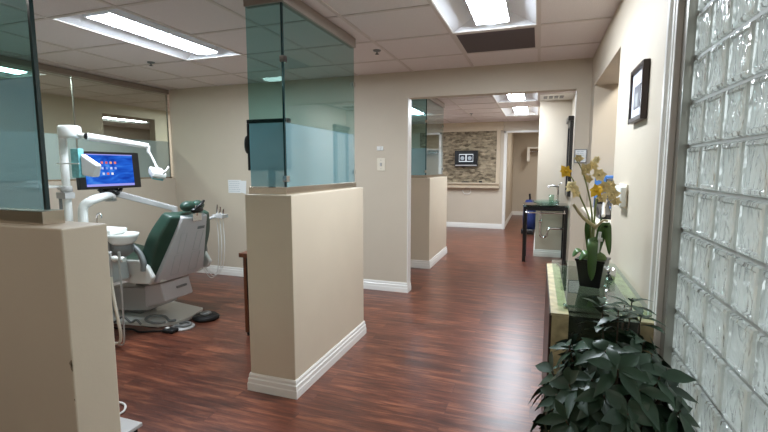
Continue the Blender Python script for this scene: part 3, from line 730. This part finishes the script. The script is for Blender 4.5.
# small clear ornament behind the orchid on the chest
tag(obj('glass_votive', MB().lathe([(0, GZ+.0008), (.022, GZ+.0008), (.026, GZ+.05), (.023, GZ+.05), (.018, GZ+.006), (0, GZ+.006)], .325, 2.2, 18), M['chrome']), 'small shiny cup behind the orchid pot near the wall', 'cup')

# ------------------------------------------------------------ leafy plant
px, py = .215, 1.30
t = thing('leafy_plant', 'bushy dark green leafy plant in the bottom right corner by the chest', 'plant', (px, py, 0))
obj('pot', MB().lathe([(0, 0), (.11, 0), (.125, .06), (.145, .24), (.15, .26), (.14, .26), (.13, .22), (0, .22)], px, py, 28), M['blackmat'], t)
obj('soil', MB().lathe([(0, .235), (.12, .23), (.132, .225)], px, py, 20), M['dirt'], t)
fo = MB(); stm = MB(); rnd = random.Random(4)
cc = Vector((px, py, .665)); RX, RY, RZ = .19, .25, .265
def leaf(base, d, up, L_, w):
    d = d.normalized(); sd = d.cross(up)
    if sd.length < .1: sd = d.cross(Vector((1, 0, 0)))
    sd.normalize(); nn = sd.cross(d).normalized(); vs = []
    prof = [0, .5, .9, 1, .82, .42, 0]; droop = rnd.uniform(.2, .9)
    for i, q in enumerate(prof):
        u = i/(len(prof)-1); p = base+d*L_*u+Vector((0, 0, -1))*droop*L_*u*u*.6
        vs += [p-sd*w*q+nn*w*q*.25, p, p+sd*w*q+nn*w*q*.25]
    for v in vs:
        v.x = min(v.x, XR-.004-rnd.random()*.003)
        if v.y > 1.685 and v.z < GZ+.01: v.y = 1.685-rnd.random()*.01
    fs = []
    for i in range(len(prof)-1):
        a = i*3; fs += [(a, a+1, a+4, a+3), (a+1, a+2, a+5, a+4)]
    fo.add(vs, fs, 0, True)
heads = []
for i in range(120):
    a = i*2.39996; zz = 1-1.75*(i+.5)/120; r = math.sqrt(max(0, 1-zz*zz)); k = rnd.uniform(.66, .98)
    p = cc+Vector((RX*r*math.cos(a), RY*r*math.sin(a), RZ*zz))*k
    heads.append((p, Vector((r*math.cos(a), r*math.sin(a), zz*.8+.25)).normalized()))
# taller sprigs at the top
for dx, dy, dz in ((.07, .30, .235), (.10, .34, .25), (-.01, .2, .26), (.02, .1, .275), (.09, .15, .25)):
    heads.append((Vector((px+dx, py+dy, .66+dz)), Vector((.1, .1, 1)).normalized()))
for p, n in heads:
    b = Vector((px, py, .26)); stm.tube([b+Vector((rnd.uniform(-.03, .03), rnd.uniform(-.03, .03), 0)), (b+p)/2+Vector((0, 0, .08)), p], [.006, .002], 5, smooth=True)
    m_ = rnd.randint(5, 8)
    t0 = n.cross(Vector((0, 0, 1)));
    if t0.length < .1: t0 = Vector((1, 0, 0))
    t0.normalize(); t1 = n.cross(t0)
    for k in range(m_):
        a = 2*PI*k/m_+rnd.uniform(-.3, .3); d = t0*math.cos(a)+t1*math.sin(a)+n*rnd.uniform(.1, .7)
        leaf(p-n*rnd.uniform(0, .03), d, n, rnd.uniform(.06, .092), rnd.uniform(.013, .020))
obj('stems', stm, M['bark'], t)
o = obj('foliage', fo, M['leaf'], t)

# ------------------------------------------------------------ dental chair (feet towards -x)
cy = 2.965
t = thing('dental_chair', 'green and white reclining dental chair with a moulded backrest shell', 'dental chair', (-3.2, cy, 0))
CHAIR = t
obj('base_plate', MB().prism([(-3.75, 2.78), (-3.42, 2.68), (-3.0, 2.74), (-2.90, 2.84), (-2.88, 3.0), (-2.95, 3.22), (-3.42, 3.30), (-3.75, 3.2)], 0, .035, 'z'), M['plastic'], t, bevel=.008)
obj('lower_housing', MB().hexa([(-3.72, 2.80, .05), (-3.16, 2.80, .11), (-3.16, 3.13, .11), (-3.72, 3.13, .05)], [(-3.62, 2.80, .28), (-3.14, 2.80, .32), (-3.14, 3.13, .32), (-3.62, 3.13, .28)]), M['greyplastic'], t, bevel=.02)
rh = obj('rear_housing', MB().hexa([(-3.16, 2.77, .15), (-2.93, 2.77, .22), (-2.93, 3.09, .22), (-3.16, 3.09, .15)], [(-3.16, 2.77, .34), (-2.975, 2.77, .375), (-2.975, 3.09, .375), (-3.16, 3.09, .34)]), M['shell'], t, bevel=.012)
obj('badge', MB().box(-2.956, -2.943, 2.92, 3.03, .30, .318, T=None), M['midgrey'], rh)
obj('lift_column', MB().hexa([(-3.55, 2.88, .03), (-3.35, 2.88, .03), (-3.35, 3.06, .03), (-3.55, 3.06, .03)], [(-3.30, 2.88, .45), (-3.1, 2.88, .45), (-3.1, 3.06, .45), (-3.30, 3.06, .45)]), M['midgrey'], t, bevel=.01)
# seat pan (white) and green seat/legrest cushion
seat_prof = [(-2.92, .40), (-3.05, .37), (-3.4, .40), (-3.85, .50), (-4.30, .56), (-4.30, .585), (-3.85, .545), (-3.4, .47), (-3.05, .455), (-2.93, .50)]
obj('seat_pan', MB().prism(seat_prof, cy-.24, cy+.24, 'y'), M['plastic'], t, bevel=.015)
cush = [(-2.98, .455), (-3.4, .475), (-3.85, .548), (-4.32, .59), (-4.36, .62), (-4.32, .65), (-3.85, .625), (-3.4, .555), (-3.1, .54), (-2.98, .56)]
obj('seat_cushion', MB().prism(cush, cy-.26, cy+.26, 'y'), M['green'], t, bevel=.03, seg=3)
# side shell sweeping from the seat to the backrest, near and far
for sg in (-1, 1):
    y_ = cy+sg*.325
    obj('side_cover', MB().prism([(-3.45, .53), (-3.38, .44), (-3.1, .40), (-2.93, .41), (-2.89, .47), (-2.95, .56), (-3.05, .60), (-3.30, .585)], y_-.02, y_+.02, 'y'), M['plastic'], t, bevel=.012)
    yy = cy+sg*.345
    obj('armrest', MB().tube([(-3.42, yy, .74), (-3.28, yy, .76), (-3.13, yy, .735), (-3.03, yy, .68), (-2.98, yy, .60), (-2.98, yy, .52)], [.02, .024, .028, .028, .026, .024], 12, smooth=True), M['midgrey'], t)
# backrest: local frame, tilted
A = Vector((-2.93, cy, .43)); B = Vector((-2.755, cy, .93)); up = (B-A).normalized(); out = Vector((up.z, 0, -up.x))   # out -> +x (rear)
L_ = (B-A).length
def pad(w0, w1, d0, d1, l0, l1, n=7, curve=0.0, wexp=None):
    """slab between depths d0 (rear) and d1 (front), half widths w0 (bottom) to w1 (top)"""
    vs = []; 
    for i in range(n+1):
        u = i/n; l = l0+(l1-l0)*u; w = (wexp(u) if wexp else w0+(w1-w0)*u)
        for s_, dd in ((-1, d0), (-.6, d0+.012), (.6, d0+.012), (1, d0), (1, d1+curve), (.5, d1), (-.5, d1), (-1, d1+curve)):
            vs.append(A+up*l+out*dd+Vector((0, s_*w, 0)))
    fs = [(i*8+k, i*8+(k+1) % 8, (i+1)*8+(k+1) % 8, (i+1)*8+k) for i in range(n) for k in range(8)]
    fs += [tuple(range(8)), tuple(range(n*8, n*8+8))]
    return MB().add(vs, fs)
wf = lambda u: .315-.02*u-.10*max(0, u-.6)**1.5*3
def cushion():
    vs = []; n = 12
    for i in range(n+1):
        u = i/n; l = -.03+(L_+.04)*u; w_ = wf(u); th = .20-.08*u
        ring = [(-1, -.045), (-.6, -.02), (.6, -.02), (1, -.045), (1.02, -.045-th*.75), (.85, -.03-th), (.4, -.03-th*.86), (-.4, -.03-th*.86), (-.85, -.03-th), (-1.02, -.045-th*.75)]
        for s_, dd in ring: vs.append(A+up*l+out*dd+Vector((0, s_*w_, 0)))
    fs = [(i*10+k, i*10+(k+1) % 10, (i+1)*10+(k+1) % 10, (i+1)*10+k) for i in range(n) for k in range(10)]
    fs += [tuple(range(10)), tuple(range(n*10, n*10+10))]
    return MB().add(vs, fs, 0, True)
obj('backrest_cushion', cushion(), M['green'], t, bevel=.02, seg=3)
shl = obj('backrest_shell', pad(.25, .14, .005, -.05, -.03, L_+.01, 8, 0, lambda u: .268-.128*u), M['shell'], t, bevel=.012)
# moulded ribs and a badge on the shell
for y0_, y1_, l0, l1 in ((cy-.15, cy-.07, .02, .20), (cy-.135, cy-.07, .22, .40), (cy+.045, cy+.14, .02, .20), (cy+.045, cy+.12, .22, .40)):
    p = lambda y, l: A+up*l+out*.018+Vector((0, y-cy, 0))
    o = obj('panel_groove', MB().tube([p(y0_, l0), p(y1_, l0), p(y1_, l1), p(y0_, l1), p(y0_, l0)], .0022, 6), M['greyplastic'], shl)
pq = lambda y, l, d: A+up*l+out*d+Vector((0, y, 0))
o = obj('badge', MB().add([pq(.04, L_-.11, .019), pq(.12, L_-.11, .019), pq(.12, L_-.085, .019), pq(.04, L_-.085, .019)], [(0, 1, 2, 3)]), M['midgrey'], shl); so = o.modifiers.new('s', 'SOLIDIFY'); so.thickness = .003; so.offset = 0
# headrest
hb = obj('headrest_bar', MB().tube([A+up*(L_-.03)+out*.0, A+up*(L_+.05)+out*.0, A+up*(L_+.1)+out*(-.02)], .022, 10).box(-2.79, -2.73, cy-.05, cy+.05, .90, .96), M['chrome'], t)
hc = A+up*(L_+.085)+out*(-.045)
T_ = Matrix.Translation(hc) @ Matrix.Rotation(math.atan2(up.x, up.z)-.35, 4, 'Y')
hr = MB(); vs = []
obj('headrest', MB().ell((-.01, -.055, 0), (.05, .07, .045), T=T_).ell((-.01, .055, 0), (.05, .07, .045), T=T_).ell((-.02, 0, 0), (.045, .11, .040), T=T_), M['green'], t)
obj('headrest_lever', MB().tube([hc+Vector((.05, -.04, -.03)), hc+Vector((.075, .0, .01)), hc+Vector((.06, .06, .04))], .012, 8, smooth=True).ell(hc+Vector((.04, .0, -.035)), (.03, .07, .025), 10, 8), M['black'], t)

# dental unit on near side: cuspidor, post, handpieces
t = thing('dental_unit', 'white dental unit with round basin, tap and hose holder beside the chair', 'dental unit', (-3.35, 2.5, 0))
ux, uy = -3.04, 2.50
obj('body', MB().hexa([(-3.62, 2.40, .45), (-3.10, 2.40, .45), (-3.10, 2.60, .45), (-3.62, 2.60, .45)], [(-3.70, 2.40, .86), (-3.14, 2.40, .80), (-3.14, 2.60, .80), (-3.70, 2.60, .86)]), M['greyplastic'], t, bevel=.02)
obj('pedestal', MB().hexa([(-3.62, 2.42, .0), (-3.38, 2.42, .0), (-3.38, 2.58, .0), (-3.62, 2.58, .0)], [(-3.60, 2.42, .46), (-3.34, 2.42, .46), (-3.34, 2.58, .46), (-3.60, 2.58, .46)]), M['greyplastic'], t, bevel=.015)
obj('bowl_neck', MB().lathe([(.03, .66), (.07, .69), (.075, .755)], ux, uy, 24).box(-3.16, -3.04, 2.46, 2.54, .70, .76), M['midgrey'], t)
obj('cuspidor_bowl', MB().lathe([(.0, .755), (.07, .755), (.09, .775), (.108, .81), (.115, .84), (.106, .842), (.088, .82), (.05, .795), (0, .79)], ux, uy, 32), M['plastic'], t)
obj('bowl_surround', MB().prism([(-3.42, 2.41), (-3.16, 2.40), (-3.07, 2.42), (-3.10, 2.50), (-3.10, 2.60), (-3.42, 2.60)], .83, .875, 'z'), M['plastic'], t, bevel=.012)
obj('cup_filler', MB().tube([(-3.27, 2.47, .87), (-3.265, 2.47, .965), (-3.245, 2.47, .99), (-3.22, 2.47, .985), (-3.212, 2.47, .955)], .007, 8, smooth=True), M['chrome'], t, label='thin curved chrome tap')
obj('hose_holder', MB().tube([(-3.10, 2.38, .672), (-2.83, 2.33, .68)], .016, 10).tube([(-3.10, 2.38, .672), (-3.2, 2.42, .68)], .02, 10).ell((-2.86, 2.335, .68), (.025, .022, .022)).ell((-2.95, 2.35, .676), (.025, .022, .022)), M['plastic'], t)
obj('suction_handpiece', MB().tube([(-2.985, 2.34, .70), (-2.985, 2.34, .60), (-2.99, 2.34, .54)], [.010, .016, .013], 10).lathe([(.006, .70), (.013, .70), (.013, .73), (.006, .73)], -2.985, 2.34, 10), M['greyplastic'], t)
obj('suction_hose', MB().tube([(-2.99, 2.34, .54), (-2.965, 2.33, .40), (-2.925, 2.32, .24), (-2.905, 2.32, .10), (-2.95, 2.33, .03), (-3.1, 2.36, .025), (-3.3, 2.42, .12), (-3.36, 2.44, .2)], .011, 8, smooth=True), M['cream'], t, label='cream ribbed hose')
obj('syringe', MB().tube([(-2.86, 2.315, .74), (-2.86, 2.315, .62)], .009, 8), M['greyplastic'], t)
obj('syringe_hose', MB().tube([(-2.86, 2.315, .62), (-2.855, 2.31, .30), (-2.86, 2.31, .09), (-2.90, 2.32, .03), (-3.05, 2.36, .02), (-3.3, 2.42, .05), (-3.38, 2.45, .15)], .006, 8, smooth=True), M['greyplastic'], t, label='thin grey hose')
UNIT = t
# lamp post
px_, py_ = -3.62, 2.50
obj('post', MB().tube([(px_, py_, .80), (px_, py_, 1.60)], .03, 14), M['plastic'], t)
obj('post_collar', MB().lathe([(.03, 1.15), (.042, 1.155), (.042, 1.19), (.03, 1.2)], px_, py_, 16).box(px_-.05, px_+.05, py_-.05, py_+.03, 1.10, 1.15), M['greyplastic'], t)
obj('cable_guide', MB().tube([(px_-.035, py_-.03, 1.12), (px_-.03, py_-.035, 1.0), (px_-.045, py_-.03, .84)], .012, 8, smooth=True), M['midgrey'], t)
tr = obj('instrument_tray', MB().prism([(-3.99, 1.185), (-3.66, 1.185), (-3.66, 1.20), (-3.99, 1.20)], 2.30, 2.58, 'y').tube([(-3.7, 2.5, 1.18), (-3.62, 2.5, 1.17)], .02, 8), M['plastic'], t, bevel=.004)
obj('tray_cover', MB().ell((-3.86, 2.42, 1.20), (.10, .09, .05)), M['plastic'], tr)
# monitor arm belongs to the unit
obj('monitor_arm', MB().tube([(-3.51, 2.54, .82), (-3.51, 2.54, .96), (-3.50, 2.55, 1.04), (-3.46, 2.60, 1.085), (-3.50, 2.72, 1.10), (-3.60, 2.86, 1.10)], .036, 14, smooth=True), M['plastic'], t)
obj('arm_joint', MB().lathe([(0, 1.05), (.045, 1.05), (.045, 1.14), (0, 1.14)], -3.615, 2.88, 16), M['greyplastic'], t)

# operating light
t = thing('operating_light', 'white articulated dental light with small lamp head on a long arm', 'dental light', (px_, py_, 1.60))
obj('swivel_cap', MB().lathe([(0, 1.585), (.085, 1.585), (.095, 1.60), (.095, 1.665), (.08, 1.68), (0, 1.68)], px_+.085, py_, 28, sy=.75), M['plastic'], t)
J = Vector((-3.385, 2.53, 1.595)); E_ = Vector((-3.186, 2.92, 1.535))
obj('arm', MB().tube([(-3.50, 2.50, 1.64), (-3.43, 2.51, 1.605), J], [.03, .018, .024], 10).tube([J+Vector((0, 0, 0)), E_], [.030, .022], 12), M['plastic'], t)
obj('arm_joint', MB().ell(J, (.026, .026, .026)), M['black'], t)
HD = Vector((-3.13, 2.95, 1.305))
obj('fork', MB().tube([E_, E_+Vector((.0, .0, -.05)), E_+Vector((.01, .01, -.07)), HD+Vector((-.01, 0, .06)), HD+Vector((.02, 0, .02))], [.018, .014, .010, .010, .010], 10), M['plastic'], t)
hd = MB().prism([(-.11, -.02), (-.07, -.045), (.07, -.045), (.11, -.02), (.10, .035), (.04, .03), (0, .045), (-.04, .03), (-.10, .035)], -.07, .07, 'y', T=Matrix.Translation(HD) @ Matrix.Rotation(.4, 4, 'Y') @ Matrix.Rotation(-.5, 4, 'Z') @ Matrix.Scale(.78, 4))
lh = obj('lamp_head', hd, M['plastic'], t, bevel=.012)
obj('lamp_lens', MB().box(-.075, .075, -.055, .055, -.060, -.044, T=Matrix.Translation(HD) @ Matrix.Rotation(.4, 4, 'Y') @ Matrix.Rotation(-.5, 4, 'Z') @ Matrix.Scale(.78, 4)), M['teal'], lh, label='pale blue lens')
obj('grip', MB().tube([HD+Vector((.1, -.03, -.01)), HD+Vector((.15, -.06, .01)), HD+Vector((.15, -.02, .05))], .008, 8, smooth=True), M['plastic'], t)

# monitor over the chair, facing +x
t = thing('patient_monitor', 'wide black monitor with a blue desktop over the dental chair', 'monitor', (-3.62, 2.88, 1.20))
MX, my0, my1, mz0, mz1 = -3.57, 2.575, 3.165, 1.165, 1.487
Rm = Matrix.Translation((MX, 2.87, 1.33)) @ Matrix.Rotation(-.06, 4, 'Y') @ Matrix.Translation((-MX, -2.87, -1.33))
obj('casing', MB().box(MX-.045, MX, my0, my1, mz0, mz1, T=Rm), M['black'], t, bevel=.006)
def desk_mat():
    m = bpy.data.materials.new('blue_desktop'); m.use_nodes = True
    nt = m.node_tree; nt.nodes.clear(); N = nt.nodes.new; L = nt.links.new
    o = N('ShaderNodeOutputMaterial'); e = N('ShaderNodeEmission'); e.inputs[1].default_value = .38
    tc = N('ShaderNodeTexCoord'); sp = N('ShaderNodeSeparateXYZ'); L(tc.outputs['Object'], sp.inputs[0])
    w = N('ShaderNodeTexNoise'); w.inputs['Scale'].default_value = 4; w.inputs['Distortion'].default_value = 1.5
    mp = N('ShaderNodeMapping'); mp.inputs['Rotation'].default_value = (.5, 0, 0); mp.inputs['Scale'].default_value = (1, 1, 3); L(tc.outputs['Object'], mp.inputs[0]); L(mp.outputs[0], w.inputs['Vector'])
    r = N('ShaderNodeValToRGB'); el = r.color_ramp.elements
    el[0].position = .35; el[0].color = srgb(22, 60, 160); el[1].position = .8; el[1].color = srgb(90, 160, 235)
    x = el.new(.55); x.color = srgb(36, 96, 205)
    L(w.outputs['Fac'], r.inputs[0]); L(r.outputs[0], e.inputs[0]); L(e.outputs[0], o.inputs[0]); return m
sc_ = obj('screen', MB().box(MX, MX+.002, my0+.055, my1-.075, mz0+.022, mz1-.022, T=Rm), desk_mat(), t)
bar = emis('taskbar_lilac', srgb(150, 150, 225), .4)
obj('taskbar', MB().box(MX+.002, MX+.003, my0+.055, my1-.075, mz0+.022, mz0+.042, T=Rm), bar, sc_)
obj('menu_bar', MB().box(MX+.002, MX+.003, my0+.055, my1-.075, mz1-.03, mz1-.022, T=Rm), bar, sc_)
ic = {}
cols = [srgb(220, 120, 110), srgb(200, 90, 80), srgb(230, 160, 120), srgb(220, 120, 100), srgb(170, 190, 235), srgb(110, 140, 220), srgb(190, 200, 240), srgb(150, 170, 230), srgb(190, 200, 235), srgb(210, 110, 100), srgb(230, 230, 235)]
pos = [(c_, r_) for r_ in range(3) for c_ in range(4)][:11]
for i, (c_, r_) in enumerate(pos):
    yy = my0+.20+c_*.042+(.006 if r_ == 2 else 0); zz = mz1-.105-r_*.048
    obj('icon', MB().box(MX+.002, MX+.003, yy, yy+.02, zz, zz+.02, T=Rm), emis('icon_colour', cols[i], .4), sc_)
obj('mount', MB().box(MX-.07, MX-.045, 2.80, 2.96, 1.12, 1.32), M['black'], t)
obj('cable_bundle', MB().tube([(MX-.03, 2.76, 1.165), (MX-.01, 2.80, 1.125), (MX-.01, 2.86, 1.14), (MX-.01, 2.92, 1.115), (MX-.03, 2.98, 1.16)], .016, 8, smooth=True), M['black'], t)

# glove box and white mask on the post
t = thing('glove_box', 'pale teal paper box strapped to the white post, left of the monitor', 'box', (-3.53, 2.47, 1.26))
obj('carton', MB().box(-3.445, -3.36, 2.43, 2.475, 1.27, 1.495), M['teal'], t, bevel=.004)
obj('strap', MB().box(-3.60, -3.355, 2.424, 2.43, 1.375, 1.385), M['plastic'], t)
tag(obj('tissue', MB().hexa([(-3.355, 2.44, 1.29), (-3.24, 2.44, 1.275), (-3.235, 2.50, 1.275), (-3.355, 2.49, 1.29)], [(-3.355, 2.44, 1.455), (-3.19, 2.44, 1.37), (-3.19, 2.49, 1.37), (-3.355, 2.49, 1.455)]), M['tissue'], bevel=.012), 'white folded tissue sticking out of the teal box before the monitor', 'tissue')

# delivery arm on the far side + assistant handpieces
t = UNIT
obj('instrument_arm', MB().hexa([(-3.62, 2.90, 1.095), (-3.23, 3.23, .935), (-3.24, 3.27, .935), (-3.65, 2.94, 1.095)], [(-3.62, 2.90, 1.155), (-3.23, 3.23, .98), (-3.24, 3.27, .98), (-3.65, 2.94, 1.155)]), M['greyplastic'], t, bevel=.006)
obj('arm_foot', MB().tube([(-3.25, 3.24, .94), (-3.25, 3.24, .895)], .03, 12).tube([(-3.25, 3.24, .90), (-3.31, 3.22, .895)], .02, 10), M['greyplastic'], t)
rk = obj('handpiece_rack', MB().tube([(-2.95, 3.16, .80), (-2.93, 3.28, .86), (-2.88, 3.40, .89)], .015, 8, smooth=True).box(-2.92, -2.80, 3.36, 3.44, .875, .905), M['greyplastic'], CHAIR)
for k in range(3):
    x = -2.90+k*.035; tip = (x+.03, 3.38, 1.0-.02*k)
    obj('handpiece', MB().tube([(x, 3.40, .87), tip], [.010, .006], 8), M['chrome'], rk, label='chrome handpiece')
    obj('handpiece_hose', MB().tube([(x, 3.40, .87), (x+.01, 3.40, .6), (x-.02, 3.40, .35+.03*k), (x-.08, 3.38, .28+.02*k), (x-.12, 3.34, .36), (-3.0, 3.26, .46)], .0038, 6, smooth=True), M['plastic'], rk, label='thin white looping hose')

# floor pedals and cables
t = thing('foot_pedal', 'round black foot pedal on the floor right of the chair base', 'foot pedal', (-2.76, 3.05, 0))
obj('base', MB().lathe([(0, 0), (.11, 0), (.115, .02), (.09, .04), (0, .04)], -2.775, 3.06, 28), M['blackmat'], t)
obj('button', MB().lathe([(0, .04), (.05, .04), (.045, .06), (0, .062)], -2.775, 3.06, 20), M['midgrey'], t)
t = thing('foot_control', 'oval white floor control with hoses beside the chair base', 'foot control', (-2.84, 2.86, 0))
obj('base', MB().lathe([(0, 0), (.095, 0), (.093, .014), (0, .016)], -2.80, 2.815, 28), M['greyplastic'], t)
obj('hose', MB().tube([(-2.84, 2.77, .026), (-2.76, 2.79, .026), (-2.75, 2.85, .026), (-2.82, 2.88, .026), (-2.85, 2.83, .026)], .010, 8, smooth=True), M['midgrey'], t)
t = thing('foot_switch', 'small black foot switch on the floor in front of the white control', 'foot switch', (-2.82, 2.70, 0))
obj('case', MB().box(-2.875, -2.765, 2.66, 2.74, 0, .03), M['blackmat'], t, bevel=.01)
obj('button', MB().lathe([(0, .03), (.02, .03), (.018, .036), (0, .036)], -2.85, 2.70, 12), M['plastic'], t)
tag(obj('power_cord', MB().tube([(-2.87, 2.68, .012), (-2.98, 2.63, .008), (-3.05, 2.60, .008), (-3.15, 2.62, .010), (-3.3, 2.60, .008), (-3.5, 2.64, .01)], .007, 8, smooth=True), M['blackmat']), 'black cord running from the foot switch to the chair base', 'cord')
tag(obj('air_hose', MB().tube([(-2.93, 2.76, .05), (-3.0, 2.70, .055), (-3.13, 2.74, .055), (-3.15, 2.82, .06), (-3.05, 2.86, .055), (-2.93, 2.80, .05), (-2.90, 2.84, .045)], .011, 8, smooth=True), M['midgrey']), 'grey looping hose lying over the chair base plate', 'hose')
tag(obj('water_hose', MB().tube([(-3.42, 2.68, .02), (-3.28, 2.655, .09), (-3.22, 2.67, .045), (-3.16, 2.675, .07), (-3.10, 2.665, .045)], .009, 8, smooth=True), M['midgrey']), 'bent grey hose on floor between basin unit and chair base', 'hose')

# white hose hook and stool base behind near pony wall
tag(obj('hose_loop', MB().tube([(-2.4, 1.70, .0065), (-2.28, 1.735, .0065), (-2.20, 1.74, .0065), (-2.15, 1.715, .0065), (-2.12, 1.665, .0065), (-2.16, 1.62, .0065), (-2.3, 1.59, .0065)], .006, 8, smooth=True), M['plastic']), 'thin white cord curl on floor at edge of near pony wall', 'cord')
t = thing('step_stool', 'low light grey step just showing at the bottom edge beside the near pony wall', 'step stool', (-2.0, 1.48, 0))
obj('platform', MB().box(-2.35, -1.85, 1.38, 1.565, .045, .065), M['greyplastic'], t, bevel=.004)
for x in (-2.33, -1.90):
    for y in (1.395, 1.52): obj('leg', MB().box(x, x+.03, y, y+.03, 0, .045), M['blackmat'], t)

# ------------------------------------------------------------ nook behind the middle pony wall
t = thing('desk', 'brown wooden desk edge just visible left of the middle pony wall', 'desk', (-1.8, 2.98, 0))
obj('desk_top', MB().box(-2.21, -1.47, 2.82, 3.19, .645, .68), M['wood'], t, bevel=.003)
obj('side_panel', MB().box(-2.185, -2.16, 2.84, 3.18, .03, .645), M['wood'], t)
obj('side_panel', MB().box(-1.50, -1.475, 2.84, 3.18, .03, .645), M['wood'], t)
obj('drawer_front', MB().box(-2.16, -1.50, 2.845, 2.865, .30, .64), M['darkwood'], t)
for y in (2.88, 3.15):
    for x in (-2.172, -1.488): obj('foot', MB().lathe([(0, 0), (.022, 0), (.026, .015), (.018, .03), (0, .03)], x, y, 14), M['blackmat'], t)
t = thing('wall_monitor', 'black framed monitor behind the middle frosted glass', 'monitor', (-1.66, 2.46, 1.3))
mo_ = MB().box(-1.812, -1.50, 2.44, 2.475, 1.635, 1.66).box(-1.812, -1.795, 2.44, 2.475, 1.33, 1.635).box(-1.52, -1.50, 2.44, 2.475, 1.33, 1.635).box(-1.795, -1.52, 2.44, 2.475, 1.33, 1.35)
obj('frame', mo_, M['black'], t, bevel=.003)
obj('screen', MB().box(-1.795, -1.52, 2.452, 2.462, 1.35, 1.635), M['midgrey'], t)
obj('arm', MB().box(-1.68, -1.64, 2.475, 2.50, 1.10, 1.50).box(-1.68, -1.46, 2.50, 2.53, 1.10, 1.14), M['black'], t)
obj('speaker', MB().ell((-1.822, 2.455, 1.50), (.02, .02, .06)), M['black'], t)

# behind far pony wall
tag(obj('supply_box', MB().box(-1.70, -1.50, 5.77, 5.79, 1.21, 1.2101).box(-1.72, -1.50, 5.765, 5.785, 1.2101, 1.25), M['blue'], bevel=.002), 'small blue box on the far pony wall behind the glass', 'box')
t = thing('wall_cabinet', 'white wall cabinet seen through the far tinted glass', 'cabinet', (-3.1, 8.2, 1.3))
obj('body', MB().box(-3.28, -2.95, 7.2, 9.4, 1.35, 2.05), M['plastic'], t)
for k in range(4): 
    d_ = obj('door', MB().box(-2.95, -2.93, 7.215+.55*k, 7.735+.55*k, 1.36, 2.04), M['plastic'], t, bevel=.003)
    obj('handle', MB().box(-2.93, -2.915, 7.24+.55*k, 7.25+.55*k, 1.42, 1.55), M['chrome'], d_)

# ------------------------------------------------------------ world, camera
w = bpy.data.worlds.new('world'); bpy.context.scene.world = w; w.use_nodes = True
nt = w.node_tree; bg = nt.nodes['Background']; bg.inputs[0].default_value = (.86, .93, .95, 1); bg.inputs[1].default_value = .8

cam = bpy.data.cameras.new('camera'); co = bpy.data.objects.new('camera', cam); C.objects.link(co)
cam.sensor_width = 36; cam.lens = 437.3/768*36; cam.clip_start = .05
co.location = (0, 0, 1.35); co.rotation_euler = (PI/2-.110455, 0, .33871)
sc = bpy.context.scene; sc.camera = co
sc.view_settings.view_transform = 'Standard'; sc.view_settings.look = 'None'; sc.view_settings.gamma = 1
sc.view_settings.exposure = 1.55; sc.view_settings.use_curve_mapping = False
sc.cycles.max_bounces = 10; sc.cycles.diffuse_bounces = 5; sc.cycles.transparent_max_bounces = 16
